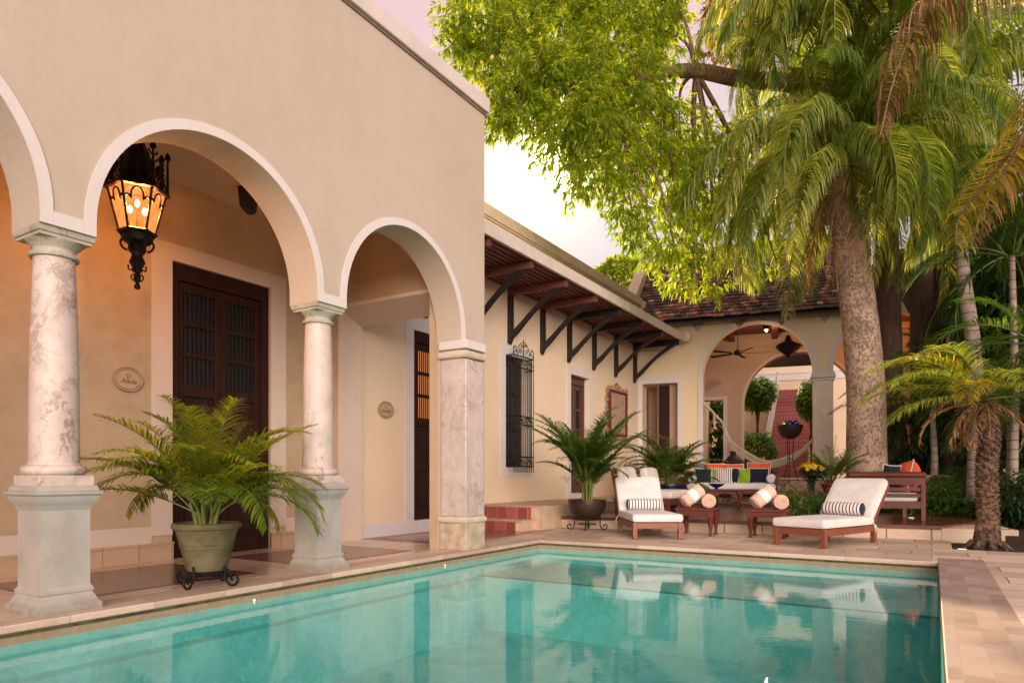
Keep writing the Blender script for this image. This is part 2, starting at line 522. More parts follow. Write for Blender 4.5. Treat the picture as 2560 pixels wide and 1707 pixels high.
m = MB()
for (a, b, c, d) in [(-300, PX0 - .3, -300, 300), (PX1 + .3, 300, -300, 300), (PX0 - .3, PX1 + .3, PY1 + .3, 300), (PX0 - .3, PX1 + .3, -300, PY0 - .3)]:
    m.add([(a, c, -.09), (b, c, -.09), (b, d, -.09), (a, d, -.09)], [(0, 1, 2, 3)])
struct(m.build('ground', plain('dry_earth', (0.16, 0.12, 0.08), 0.9, 0.3, 1.0, 0.4, 8)))

# paving slabs round the pool (real thickness), leaving the planting bed open at the right
sheet('patio_paving', m_trav, [(-6.2, -2.2, 9.86, 12.62), (-2.2, 0.24, 9.86, 12.62), (.52, 9, -6, 9.86), (0.24, 9, 9.86, 11.15), (-5.98, -5.70, 7.96, 9.86), (-14, .52, -6, PY0 - .4)], -.085, 0.0)
# narrow coping tiles, 4 mm proud, with a nosing over the water
m = MB()
m.box(PX1, .52, PY0 - .4, 9.86, -.05, .004)
struct(m.build('pool_coping', m_cop, bevel=.008))
m = MB()
m.box(PX0, PX1, 9.37, 9.86, -.05, .004)
m.box(PX0, PX1, PY0 - .4, PY0, -.05, .004)
m.box(-5.70, PX0, PY0 - .4, 9.86, -.05, .004)
struct(m.build('pool_coping', m_cop2, bevel=.008))
sheet('gallery_floor', m_gfloor, [(-7.85, -5.705, -4, 7.95)], -.085, 0.003)
sheet('lobby_floor', m_redfloor, [(-7.85, -5.985, 7.951, 11.3)], -.085, 0.001)

def inlay_mat():
    t = NT('dark_parquet_inlay')
    g = t.geo((1, 1, 1))
    sep = t.n('SeparateXYZ', None, Vector=g)
    ax = t.math('PINGPONG', sep.outputs[1], 0.11)
    ph = t.math('FRACT', t.math('MULTIPLY', t.math('ADD', sep.outputs[0], ax), 9.0))
    n = t.noise(t.geo((1, 1, 1)), 5.0, 6, 0.65)
    k = t.math('MULTIPLY_ADD', t.math('LESS_THAN', ph, 0.5), 0.3, t.math('MULTIPLY', n, 0.75))
    c = t.ramp(k, [(0.2, (0.10, 0.045, 0.04)), (0.55, (0.21, 0.115, 0.095)), (0.85, (0.34, 0.21, 0.17))])
    return t.done(t.pbr(c, 0.2, None, 0, 0.5))
m = MB()
for (a, b, c, d) in [(-7.35, -6.05, 1.0, 2.2), (-7.35, -5.98, 2.82, 4.55), (-7.35, -5.98, 5.35, 7.05)]:
    m.box(a, b, c, d, -.01, .007)
m.box(-7.5, -6.05, 8.25, 10.4, -.01, .005)
struct(m.build('inlaid_tile_field', inlay_mat()))
m = MB()
for (a, b, c, d) in [(-7.35, -5.98, 2.82, 4.55), (-7.35, -5.98, 5.35, 7.05)]:
    w = .05
    m.box(a - w, a, c - w, d + w, -.01, .0065)
    m.box(b, b + w, c - w, d + w, -.01, .0065)
    m.box(a, b, c - w, c, -.01, .0065)
    m.box(a, b, d, d + w, -.01, .0065)
struct(m.build('inlay_border', plain('oxblood_tile', (0.16, 0.03, 0.025), 0.25, 0.2, 5, 0.0)))

# pool basin
def pool_mat():
    t = NT('pool_plaster')
    g = t.geo()
    n = t.noise(g, 1.7, 6, 0.6, 0.6)
    n2 = t.noise(t.geo((1, 1, 1)), 13.0, 6, 0.75, 1.2)
    c = t.ramp(t.math('MULTIPLY_ADD', n2, 0.45, t.math('MULTIPLY', n, 0.55)), [(0.30, (0.075, 0.36, 0.345)), (0.5, (0.155, 0.51, 0.49)), (0.7, (0.28, 0.65, 0.62))])
    # limescale band above the waterline, where the plaster is bare
    z = t.n('SeparateXYZ', None, Vector=g).outputs[2]
    dry = t.math('SMOOTHSTEP' if False else 'GREATER_THAN', t.math('MULTIPLY_ADD', n2, 0.02, z), WZ + 0.012)
    c = t.mix(dry, c, t.ramp(n2, [(0.3, (0.27, 0.20, 0.115)), (0.7, (0.42, 0.32, 0.2))]))
    return t.done(t.pbr(c, 0.6, t.bump(n2, 0.25, 0.02), 0, 0.3))
mp = pool_mat()
m = MB()
ZB = -1.05
m.add([(PX0, PY0, ZB), (PX1, PY0, ZB), (PX1, PY1, ZB), (PX0, PY1, ZB)], [(0, 1, 2, 3)])
m.add([(PX0, PY0, ZB), (PX0, PY1, ZB), (PX0, PY1, -.05), (PX0, PY0, -.05)], [(0, 1, 2, 3)])
m.add([(PX1, PY0, ZB), (PX1, PY0, -.05), (PX1, PY1, -.05), (PX1, PY1, ZB)], [(0, 1, 2, 3)])
m.add([(PX0, PY1, ZB), (PX1, PY1, ZB), (PX1, PY1, -.05), (PX0, PY1, -.05)], [(0, 1, 2, 3)])
m.add([(PX0, PY0, ZB), (PX0, PY0, -.05), (PX1, PY0, -.05), (PX1, PY0, ZB)], [(0, 1, 2, 3)])
# shallow shelf along the far end, small ledge on the left wall
m.box(PX0 + .002, PX1 - .002, 7.62, PY1 - .002, ZB + .001, -.34)
m.box(PX0 + .002, PX0 + .16, PY0 + .002, 7.619, ZB + .001, -.36)
struct(m.build('pool_basin', mp))
m = MB()
m.box(PX0 + .004, PX1 - .004, 7.612, 7.66, -.345, -.336)
struct(m.build('pool_step_nosing', plain('dark_teal_tile', (0.02, 0.17, 0.16), 0.4, 0.15)))

m = MB()
zz0, zz1 = -.074, -.051
m.box(PX0 + .001, PX0 + .006, PY0, PY1, zz0, zz1)
m.box(PX0 + .006, PX1 - .006, PY1 - .006, PY1 - .001, zz0, zz1)
m.box(PX1 - .006, PX1 - .001, PY0, PY1, zz0, zz1)
struct(m.build('pool_moss_joint', plain('mossy_joint', (0.085, 0.072, 0.03), 0.95, 0.5, 9, 0.4, 50)))

def water_mat():
    t = NT('pool_water')
    g = t.geo((1, 1, 1))
    n1 = t.noise(t.geo((1.0, 1.6, 1)), 2.4, 3, 0.5, 0.4)
    n2 = t.noise(t.geo((1.0, 2.2, 1)), 11.0, 3, 0.55, 0.6)
    h = t.math('MULTIPLY_ADD', n1, 1.0, t.math('MULTIPLY', n2, 0.22))
    nb = t.bump(h, 0.022, 0.05)
    fr = t.n('Fresnel', None, IOR=1.333)
    t.t.links.new(nb, fr.inputs['Normal'])
    gl = t.n('BsdfGlossy', None, Color=(1, 1, 1, 1), Roughness=0.012)
    t.t.links.new(nb, gl.inputs['Normal'])
    tr = t.n('BsdfTransparent', None, Color=(0.80, 0.97, 0.945, 1)).outputs[0]
    bf = t.n('NewGeometry').outputs['Backfacing']
    fac = t.math('MULTIPLY', fr.outputs[0], t.math('SUBTRACT', 1.0, bf))
    return t.done(t.n('MixShader', None, _0=fac, _1=tr, _2=gl.outputs[0]).outputs[0])
m = MB()
m.add([(PX0, PY0, WZ), (PX1, PY0, WZ), (PX1, PY1, WZ), (PX0, PY1, WZ)], [(0, 1, 2, 3)])
struct(m.build('pool_water', water_mat()))

# ------------------------------------------------------------------ arched wall helper
def arched(mb, L, s0, s1, z0, z1, th, ops, N=36):
    def hexa(a, b, za, zb, zt, faces=None):
        vs = [L(a, 0, za), L(b, 0, zb), L(b, th, zb), L(a, th, za), L(a, 0, zt), L(b, 0, zt), L(b, th, zt), L(a, th, zt)]
        F_ = {'bot': (0, 3, 2, 1), 'top': (4, 5, 6, 7), 'front': (0, 1, 5, 4), 'back': (2, 3, 7, 6), 'sb': (1, 2, 6, 5), 'sa': (3, 0, 4, 7)}
        mb.add(vs, [F_[k] for k in (faces or F_)])
    cur = s0
    for (a, b, sill, spring, rise) in sorted(ops):
        if a > cur:
            hexa(cur, a, z0, z0, z1)
        if sill > z0:
            hexa(a, b, z0, z0, sill, ('front', 'back', 'top', 'bot'))
        c, r = (a + b) / 2, (b - a) / 2
        if rise <= 0:
            hexa(a, b, spring, spring, z1, ('front', 'back', 'top', 'bot'))
        else:
            for i in range(N):
                t0, t1 = PI - PI * i / N, PI - PI * (i + 1) / N
                hexa(c + r * math.cos(t0), c + r * math.cos(t1), spring + rise * math.sin(t0), spring + rise * math.sin(t1), z1, ('front', 'back', 'top', 'bot'))
        cur = b
    if s1 > cur:
        hexa(cur, s1, z0, z0, z1)

def arch_band(mb, L, a, b, zlow, spring, rise, w, proud, N=40, t0=0.0):
    """flat band round an arched opening, standing proud of the wall face"""
    c, r = (a + b) / 2, (b - a) / 2
    inn = [(a, zlow)] + [(c + r * math.cos(PI - PI * i / N), spring + rise * math.sin(PI * i / N)) for i in range(N + 1)] + [(b, zlow)]
    out = [(a - w, zlow)] + [(c + (r + w) * math.cos(PI - PI * i / N), spring + (rise + w) * math.sin(PI * i / N)) for i in range(N + 1)] + [(b + w, zlow)]
    n = len(inn)
    vs = [L(p[0], t0 - proud, p[1]) for p in inn] + [L(p[0], t0 - proud, p[1]) for p in out] + [L(p[0], t0 + .001, p[1]) for p in inn] + [L(p[0], t0 + .001, p[1]) for p in out]
    fs = []
    for i in range(n - 1):
        fs += [(i, i + 1, n + i + 1, n + i), (2 * n + i, i, i + 1, 2 * n + i + 1)[::1], (n + i, n + i + 1, 3 * n + i + 1, 3 * n + i)]
    fs += [(0, n, 3 * n, 2 * n), (n - 1, 2 * n - 1, 4 * n - 1, 3 * n - 1)]
    mb.add(vs, fs)

def rect_band(mb, L, a, b, z0, z1, w, proud, bottom=False, t0=0.0, wt=None):
    wt = w if wt is None else wt
    def bx(sa, sb, za, zb):
        vs = [L(s, t, z) for z in (za, zb) for (s, t) in ((sa, t0 - proud), (sb, t0 - proud), (sb, t0 + .001), (sa, t0 + .001))]
        mb.add(vs, [(0, 3, 2, 1), (4, 5, 6, 7), (0, 1, 5, 4), (1, 2, 6, 5), (2, 3, 7, 6), (3, 0, 4, 7)])
    bx(a - w, a, z0 - (w if bottom else 0), z1 + wt)
    bx(b, b + w, z0 - (w if bottom else 0), z1 + wt)
    bx(a, b, z1, z1 + wt)
    if bottom:
        bx(a, b, z0 - w, z0)

def lbox(mb, L, a, b, t0, t1, z0, z1, rnd=.5):
    vs = [L(s, t, z) for z in (z0, z1) for (s, t) in ((a, t0), (b, t0), (b, t1), (a, t1))]
    mb.add(vs, [(0, 3, 2, 1), (4, 5, 6, 7), (0, 1, 5, 4), (1, 2, 6, 5), (2, 3, 7, 6), (3, 0, 4, 7)], rnd)

XF, WT = -5.38, 0.42
XB = -7.80
LF = lambda s, t, z: (XF - t, s, z)
LB = lambda s, t, z: (XB - t, s, z)
SPR, RISE, CAPZ = 2.90, 1.09, 2.80
ARCH = [(.18, 2.363), (2.745, 4.93), (5.33, 7.45)]
DOORS = []

# ------------------------------------------------------------------ arcade building
arc = thing('arcade_building', 'cream stucco arcade with three round arches on marble columns beside the pool', 'building', (XF, 4.0, 0))
m = MB()
arched(m, LF, -2.6, 8.0, CAPZ, 6.09, WT, [(a, b, CAPZ, SPR, RISE) for a, b in ARCH], 48)
m.box(XF - WT, XF, 7.46, 8.0, 0, CAPZ)
m.box(XF - WT, XF, -2.6, .18, 0, CAPZ)
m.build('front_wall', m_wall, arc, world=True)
m = MB()
for i, (a, b) in enumerate(ARCH):
    arch_band(m, LF, a, b, CAPZ + .002, SPR, RISE, .085, .012)
for c0, c1 in ((2.363, 2.745), (4.93, 5.33)):
    lbox(m, LF, c0 + .086, c1 - .086, -.012, .02, CAPZ + .002, CAPZ + .10)
m.build('arch_trim', m_white, arc, world=True)
m = MB()
m.box(XF - WT - .03, XF + .055, -2.65, 8.06, 6.12, 6.33)
m.build('parapet_coping', plain('coping_paint', (0.62, 0.545, 0.50), 0.8, 0.07, 3, 0.15), arc, world=True, bevel=.01)
m = MB()
m.box(XF - WT, XF + .02, -2.62, 8.02, 6.085, 6.125)
m.build('coping_shadow_line', plain('painted_ledge_shadow', (0.20, 0.155, 0.11), 0.9, 0.2, 6), arc, world=True)  # dark strip paints the shadow line under the coping
# cross wall between gallery and lobby with splayed white reveal
m = MB()
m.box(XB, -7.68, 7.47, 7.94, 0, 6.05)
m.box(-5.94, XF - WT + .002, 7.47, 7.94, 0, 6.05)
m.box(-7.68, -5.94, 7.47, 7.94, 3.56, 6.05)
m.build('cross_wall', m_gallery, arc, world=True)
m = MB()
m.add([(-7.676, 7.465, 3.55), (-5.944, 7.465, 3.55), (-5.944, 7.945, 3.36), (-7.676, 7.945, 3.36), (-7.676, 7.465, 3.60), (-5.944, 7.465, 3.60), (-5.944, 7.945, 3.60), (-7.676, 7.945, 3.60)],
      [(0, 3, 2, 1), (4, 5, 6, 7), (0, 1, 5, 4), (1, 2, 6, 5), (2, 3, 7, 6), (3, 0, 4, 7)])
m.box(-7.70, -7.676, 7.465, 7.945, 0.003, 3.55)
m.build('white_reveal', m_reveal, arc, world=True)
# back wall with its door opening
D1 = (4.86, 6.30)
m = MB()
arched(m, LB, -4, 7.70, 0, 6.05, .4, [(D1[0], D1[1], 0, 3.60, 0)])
m.box(XB - .46, XB - .401, D1[0] - .5, D1[1] + .5, -.08, 4)  # unseen panel added behind the door to stop light leaking under it
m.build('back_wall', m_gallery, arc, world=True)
m = MB()
m.box(XB - .3, XF - WT, -4, 7.47, 4.55, 4.75)
m.box(XB - .3, XF - WT, -4, 8.0, 6.0, 6.05)
m.box(XB - .3, XF, -4.2, -4.0, 0, 6.0)
m.build('gallery_ceiling', m_ceiling, arc, world=True)
m = MB()
rect_band(m, LB, D1[0], D1[1], .30, 3.60, .26, .012, wt=.20)
for a, b in ((-4, D1[0] - .26), (D1[1] + .26, 7.46)):
    lbox(m, LB, a, b, -.010, .02, .215, .41)
m.build('white_band', m_reveal, arc, world=True)
m = MB()
for a, b in ((-4, D1[0]), (D1[1], 7.46)):
    lbox(m, LB, a, b, -.03, .02, 0, .19)
    lbox(m, LB, a, b, -.045, .02, .19, .215)
m.build('stone_skirting', m_skirt, arc, world=True)

def double_door(parent, L, a, b, z0, z1, mats, split, lit=None, rec=.05, nl=3):
    """panelled double door with barred upper lights, one mesh per part"""
    fw = .11
    m = MB()
    lbox(m, L, a, a + fw, rec - .02, rec + .12, z0, z1)
    lbox(m, L, b - fw, b, rec - .02, rec + .12, z0, z1)
    lbox(m, L, a + fw, b - fw, rec - .02, rec + .12, z1 - .20, z1)
    fr = m.build('door', mats[0], parent, world=True, bevel=.006)
    mid = (a + b) / 2
    for (p, q) in ((a + fw + .004, mid - .004), (mid + .004, b - fw - .004)):
        m = MB()
        sw = .085
        t0, t1 = rec + .02, rec + .075
        za, zb = z0 + .004, z1 - .205
        lbox(m, L, p, p + sw, t0, t1, za, zb)
        lbox(m, L, q - sw, q, t0, t1, za, zb)
        rails = [za, za + .20, split - .12, split, zb - .10, zb]
        lbox(m, L, p + sw, q - sw, t0, t1, za, za + .20)
        lbox(m, L, p + sw, q - sw, t0, t1, split - .14, split)
        lbox(m, L, p + sw, q - sw, t0, t1, zb - .12, zb)
        hgt = (zb - .12 - split)
        for i in range(1, nl):
            zc = split + hgt * i / nl
            lbox(m, L, p + sw, q - sw, t0, t1, zc - .03, zc + .03)
        # two raised lower panels
        zm = (za + .2 + split - .14) / 2
        lbox(m, L, p + sw, q - sw, t0 + .03, t1, za + .2, split - .14)
        lbox(m, L, p + sw, q - sw, t0, t1, zm - .05, zm + .05)
        for (c, d) in ((za + .2, zm - .05), (zm + .05, split - .14)):
            lbox(m, L, p + sw + .05, q - sw - .05, t0 + .012, t1 - .01, c + .05, d - .05)
        lf = m.build('leaf', mats[0], fr, bevel=.006, world=True)
        m = MB()
        nb = max(4, int((q - p - 2 * sw) / .055))
        for i in range(nb):
            s = p + sw + (q - p - 2 * sw) * (i + .5) / nb
            lbox(m, L, s - .011, s + .011, t0 + .018, t0 + .034, split, zb - .12)
        m.build('bars', mats[1], lf.parent, world=True)
        m = MB()
        lbox(m, L, p + sw, q - sw, t1 - .014, t1 - .004, split, zb - .12)
        m.build('pane', lit or mats[1], fr, world=True)
    return fr

m_warmpane = emit('lamplit_pane', (1.0, 0.36, 0.12), 0.55)
m_darkpane = plain('dark_glass', (0.010, 0.009, 0.009), 0.12, 0.2, 3, 0.0, spec=0.6)
double_door(arc, LB, D1[0], D1[1], 0.004, 3.60, (m_door, m_lattice), 2.13, m_lattice, rec=.06)

# columns on pedestals
def column(y, n=1):
    m = MB()
    PR = [(.228, .003), (.228, .055), (.222, .06), (.205, .075), (.196, .105), (.178, .135), (.186, .145), (.188, .165), (.176, .18), (.170, .19), (.170, .752), (.178, .765), (.184, .785),
          (.196, .80), (.214, .83), (.218, .855), (.234, .868), (.234, .888), (.216, .893), (.210, .915), (.202, .93)]
    m.sq(PR, (-5.59, y))
    ped = m.build('column', m_pedestal, arc, smooth=22, world=True)
    m = MB()
    m.sq([(.19, .929), (.19, 1.008)], (-5.59, y))
    m.build('plinth', m_marble, ped, world=True, bevel=.004)
    m = MB()
    tor = [(.17, 1.006)] + [(.178 + .036 * math.cos(a), 1.044 + .036 * math.sin(a)) for a in [(-PI / 2) + PI * i / 8 for i in range(9)]] + [(.172, 1.085), (.168, 1.10)]
    m.lathe(tor, 40, (-5.59, y, 0))
    m.build('torus_base', m_marble, ped, smooth=50, world=True)
    m = MB()
    sh = [(.164, 1.098), (.163, 1.3), (.160, 1.7), (.152, 2.1), (.140, 2.45), (.135, 2.615)]
    m.lathe(sh, 40, (-5.59, y, 0))
    m.build('shaft', m_marble, ped, smooth=50, world=True)
    m = MB()
    m.lathe([(.134, 2.612), (.160, 2.615), (.163, 2.632), (.156, 2.645), (.140, 2.65), (.138, 2.675), (.146, 2.69), (.172, 2.716), (.185, 2.732), (.186, 2.735)], 40, (-5.59, y, 0))
    m.sq([(.178, 2.734), (.178, 2.757), (.19, 2.76), (.195, 2.775), (.198, 2.799)], (-5.59, y))
    m.build('capital', m_moss, ped, smooth=30, world=True)
column(2.555)
column(5.13)

# square pillar at the corner
m_roll = plain('pale_roll_moulding', (0.60, 0.50, 0.38), 0.6, 0.12, 6, 0.2)
m = MB()
cx, cy = -5.51, 7.655
PIL = MB()
def rbox(mb, z0, z1, g, rnd=.5):
    mb.box(-5.72 - g, -5.30 + g, 7.44 - g, 7.87 + g, z0, z1)
rbox(PIL, .455, 2.575, 0)
pil = PIL.build('square_pillar', m_pillar, arc, world=True, bevel=.012)
m = MB()
rbox(m, .003, .365, .012)
m.build('pillar_foot', m_limeblock, pil, world=True, bevel=.01)
for z0, z1 in ((.365, .455), (2.59, 2.69)):
    m = MB()
    pr = []
    for i in range(9):
        a = -PI / 2 + PI * i / 8
        pr.append((.0 + .03 * math.cos(a), (z0 + z1) / 2 + (z1 - z0) / 2 * math.sin(a)))
    vs, fs = [], []
    for (g, z) in pr:
        vs += [(-5.72 - g, 7.44 - g, z), (-5.30 + g, 7.44 - g, z), (-5.30 + g, 7.87 + g, z), (-5.72 - g, 7.87 + g, z)]
    for j in range(8):
        for i in range(4):
            k = (i + 1) % 4
            fs.append((j * 4 + i, j * 4 + k, j * 4 + 4 + k, j * 4 + 4 + i))
    fs += [(3, 2, 1, 0), (32, 33, 34, 35)]
    m.add(vs, fs)
    m.build('pillar_roll', m_roll, pil, smooth=50, world=True)
m = MB()
rbox(m, 2.712, 2.825, .022)
m.build('impost_block', m_white, pil, world=True, bevel=.008)

# ------------------------------------------------------------------ awning house (long wall behind the patio)
aw = thing('awning_house', 'long cream house wall with black brackets carrying a slatted awning', 'building', (XB, 14.0, 0))
D2, D3, W1 = (9.36, 10.75), (15.52, 16.62), (12.41, 13.27)
m = MB()
arched(m, LB, 7.70, 20.9, -.08, 6.57, .45, [(D2[0], D2[1], .22, 3.59, 0), (W1[0], W1[1], 1.2, 3.62, 0), (D3[0], D3[1], .565, 3.59, 0)])
m.box(XB - .52, XB - .451, 8, 20, -.08, 5)  # unseen panel added behind the openings to block sky light
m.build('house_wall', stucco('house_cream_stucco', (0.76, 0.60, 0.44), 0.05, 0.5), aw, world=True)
m = MB()
rect_band(m, LB, W1[0], W1[1], 1.2, 3.62, .22, .012, True)
m.build('white_surround', m_white, aw, world=True)
m = MB()
rect_band(m, LB, D3[0], D3[1], .565, 3.59, .24, .012, True, wt=.22)
m.build('white_surround', m_white, aw, world=True)
m = MB()
rect_band(m, LB, D2[0], D2[1], .22, 3.59, .24, .012)
lbox(m, LB, 7.95, D2[0] - .24, -.012, .02, .0, .22)
lbox(m, LB, D2[0] - .24, D2[1] + .24, -.012, .02, .0, .22)
m.build('white_surround', m_white, aw, world=True)
double_door(aw, LB, D2[0], D2[1], .22, 3.59, (m_door, m_lattice), 2.05, m_warmpane, rec=.05)
double_door(aw, LB, D3[0], D3[1], .57, 3.59, (wood('red_brown_door_wood', (0.09, 0.035, 0.025), 'z', .45), m_lattice), 1.7, m_darkpane, rec=.16)
# window: shutters behind an iron cage
m = MB()
lbox(m, LB, W1[0], W1[1], .12, .17, 1.2, 3.62)
win = m.build('window', m_door, aw, world=True)
m = MB()
for a, b in ((W1[0] + .05, W1[0] + .40), (W1[0] + .46, W1[1] - .05)):
    for z0, z1 in ((1.3, 1.95), (2.05, 2.75), (2.85, 3.5)):
        lbox(m, LB, a, b, .105, .13, z0, z1)
m.build('shutter_panels', m_lattice, win, world=True, bevel=.01)
m = MB()
pj = -.20
bar = .0085
def vb(mb, s, t, z0, z1, r=bar):
    mb.tube([LB(s, t, z0), LB(s, t, z1)], r, 6)
ys = [W1[0] + .02 + (W1[1] - W1[0] - .02) * i / 10 for i in range(11)]
for y in ys:
    vb(m, y, pj, 1.08, 3.62)
for y in (ys[0], ys[-1]):
    for tt in (-.13, -.06):
        vb(m, y, tt, 1.18, 3.62)
for z in (1.22, 1.42, 2.12, 2.30, 3.35, 3.60):
    for (p, q) in (((ys[0], 0.02), (ys[0], pj)), ((ys[0], pj), (ys[-1], pj)), ((ys[-1], pj), (ys[-1], .02))):
        m.tube([LB(p[0], p[1], z), LB(q[0], q[1], z)], .014, 4)
def scroll(mb, L, s, z, r, turns=1.25, rad=.007, t=0.0, flip=1, a0=0.0):
    pts = []
    for i in range(22):
        a = a0 + flip * turns * 2 * PI * i / 21
        rr = r * (1 - .75 * i / 21)
        pts.append(L(s + rr * math.cos(a), t, z + rr * math.sin(a)))
    mb.tube(pts, rad, 5)
for i in range(5):
    y = W1[0] + .09 + i * .17
    for z in (1.32, 2.21, 3.475):
        scroll(m, LB, y, z, .075, t=pj, flip=1 if i % 2 else -1)
for z in (1.32, 2.21, 3.475):
    m.tube([LB(ys[-1], -.03, z - .06), LB(ys[-1], -.09, z + .05), LB(ys[-1], -.15, z - .05)], .007, 5)
yc = (W1[0] + W1[1]) / 2
for sg in (-1, 1):
    m.tube(catmull([LB(yc + sg * .44, pj, 3.62), LB(yc + sg * .28, pj, 3.74), LB(yc + sg * .12, pj, 3.88), LB(yc + sg * .02, pj, 3.92)], 5), .009, 5)
    for (dy, z, r) in ((.14, 3.73, .065), (.27, 3.68, .05), (.07, 3.84, .045), (.36, 3.78, .04)):
        scroll(m, LB, yc + sg * dy, z, r, t=pj, flip=sg)
    m.tube([LB(yc + sg * .43, pj, 3.60), LB(yc + sg * .43, pj, 3.78)], .009, 5)
m.tube([LB(yc, pj, 3.6), LB(yc, pj, 3.99)], .010, 5)
m.build('iron_grille', m_iron, win, smooth=40, world=True)

# awning
XA = -6.36
m = MB()
m.box(XB, XA, 7.98, 20.02, 5.10, 5.16)
rf = m.build('awning_roof', plain('pale_soffit_board', (0.66, 0.56, 0.50), 0.7, 0.1), aw, world=True)
m = MB()
n = 11
for i in range(n):
    x = XB + .06 + (XA - XB - .1) * i / (n - 1)
    m.box(x - .047, x + .047, 7.985, 20.0, 5.045, 5.099)
for j in range(25):
    y = 8.2 + j * .485
    m.box(XB + .01, XA - .01, y - .014, y + .014, 5.085, 5.0985)
m.build('soffit_battens', m_redbeam, rf, world=True)
m = MB()
m.box(XA, XA + .06, 7.97, 20.10, 5.02, 5.24)
m.build('fascia', m_white_wood, rf, world=True, bevel=.008)
m = MB()
m.box(XB, XA, 7.98, 20.02, 5.161, 5.21)
m.build('roof_sheet', plain('roof_felt', (0.25, 0.2, 0.17), 0.8), rf, world=True)
for y in (9.65, 11.1, 12.54, 13.98, 15.36, 16.84, 18.33, 19.8):
    m = MB()
    m.box(XB, XB + .10, y - .055, y + .055, 3.98, 4.89)
    m.prism([(XB, 3.98), (XB + .10, 3.98), (XB + .045, 3.85), (XB, 3.87)], y - .055, y + .055, 'y')
    lo = catmull([(XB + .09, 0, 3.97), (XB + .26, 0, 4.10), (XB + .42, 0, 4.26), (XB + .75, 0, 4.55), (XA - .28, 0, 4.80), (XA - .10, 0, 4.89)], 6)
    up = catmull([(XB + .09, 0, 4.10), (XB + .30, 0, 4.26), (XB + .50, 0, 4.44), (XB + .80, 0, 4.68), (XA - .33, 0, 4.89)], 6)
    poly = [(p.x, p.z) for p in lo] + [(p.x, p.z) for p in reversed(up)]
    # thick lower end, slim upper end: a chamfered brace
    m.prism(poly, y - .05, y + .05, 'y')
    br = m.build('bracket', m_darkwood, aw, world=True)
    m = MB()
    m.box(XB, XA - .02, y - .055, y + .055, 4.89, 5.04)
    m.build('arm', m_redbeam if y < 14.5 else m_darkwood, br, world=True, bevel=.006)
# roof parapet mouldings
m = MB()
m.box(XB - .45, XB + .05, 7.7, 20.4, 6.34, 6.58)
m.build('parapet_moulding', plain('parapet_cream', (0.60, 0.47, 0.33), 0.8, 0.1, 3, 0.2), aw, world=True, bevel=.01)
m = MB()
m.box(XB - .45, XB + .025, 7.7, 20.4, 6.29, 6.341)
m.build('moulding_line', m_ledge, aw, world=True)

# entrance landing and red steps
st = thing('tiled_landing', 'cement landing with two red tiled steps below the barred window', 'steps', (-7.0, 12.0, 0))
m = MB()
m.box(XB + .012, -6.18, 11.02, 19.4, -.08, .437)
m.box(XB + .012, -6.30, 10.62, 11.02, -.08, .18)
m.build('landing', m_step, st, world=True)
m = MB()
m.box(XB + .012, -6.36, 11.008, 11.025, .20, .415)
m.box(XB + .012, -6.46, 10.608, 10.625, .0, .165)
m.build('riser', m_redtile, st, world=True)
m = MB()
m.box(XB + .012, -6.30, 10.585, 11.008, .18, .203)
m.box(XB + .012, -6.17, 10.985, 11.25, .437, .455)
m.build('tread_nosing', plain('pink_tread', (0.55, 0.33, 0.25), 0.6, 0.15, 6, 0.2), st, world=True, bevel=.004)

# ------------------------------------------------------------------ back pavilion
PV = Vector((-7.8, 20.2, 0))
PA = math.atan2(.194, .981)
pv = thing('arched_pavilion', 'cream garden pavilion with tall round arches under a dark clay tile roof', 'building', PV, PA)
PM = WM[pv]
LP = lambda s, t, z: (s, t, z)
PF = .95
m = MB()
A1, A2 = (1.95, 5.0), (5.52, 8.5)
arched(m, LP, -.5, 12.5, 0, 5.80, .5, [(.13, 1.20, PF, 3.86, 0), (A1[0], A1[1], PF, 4.03, 1.53), (A2[0], A2[1], PF, 4.03, 1.53)], 44)
m.build('front_wall', stucco('warm_cream_stucco', (0.76, 0.61, 0.42), 0.06, 0.5), pv)
m = MB()
arch_band(m, LP, A1[0], A1[1], PF, 4.03, 1.53, .15, .03)
arch_band(m, LP, A2[0], A2[1], 3.98, 4.03, 1.53, .15, .03)
rect_band(m, LP, .13, 1.20, PF, 3.86, .13, .025, wt=.2)
m.build('arch_trim', m_white, pv)
m = MB()
for (z0, z1, g) in ((3.72, 3.79, .05), (3.80, 3.90, .09), (3.90, 3.97, .05)):
    m.box(A1[1] - g * .6, A2[0] + g * .6, -.032 - g, .5, z0, z1)
m.build('pillar_capital', m_white, pv, bevel=.012)
m = MB()
m.box(A1[1] + .001, A2[0] - .001, -.036, .02, PF, 3.72)
m.build('pillar_facing', plain('pale_stone_facing', (0.76, 0.64, 0.53), 0.75, 0.1, 8, 0.2), pv)
m_frz = plain('grey_white_frieze', (0.46, 0.40, 0.36), 0.8, 0.12, 6)
for t in (1.80, 2.985, 4.144, 5.30, 6.5):
    m = MB()
    m.prism([(t - .30, 5.74), (t - .17, 5.58), (t - .10, 5.50), (t, 5.36), (t + .10, 5.48), (t + .18, 5.60), (t + .30, 5.74)], -.03, .02, 'y')
    m.build('painted_frieze', m_frz, pv)
m = MB()
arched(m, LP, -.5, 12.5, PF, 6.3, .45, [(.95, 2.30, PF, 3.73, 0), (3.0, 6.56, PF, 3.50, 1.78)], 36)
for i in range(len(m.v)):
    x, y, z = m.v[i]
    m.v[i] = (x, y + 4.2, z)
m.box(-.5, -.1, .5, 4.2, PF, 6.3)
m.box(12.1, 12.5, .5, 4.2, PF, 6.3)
m.build('rear_wall', stucco('rear_wall_cream', (0.56, 0.42, 0.32), 0.08, 0.3), pv)  # one even brownish cream for rear and side walls
m = MB()
L2 = lambda s, t, z: (s, t + 4.2, z)
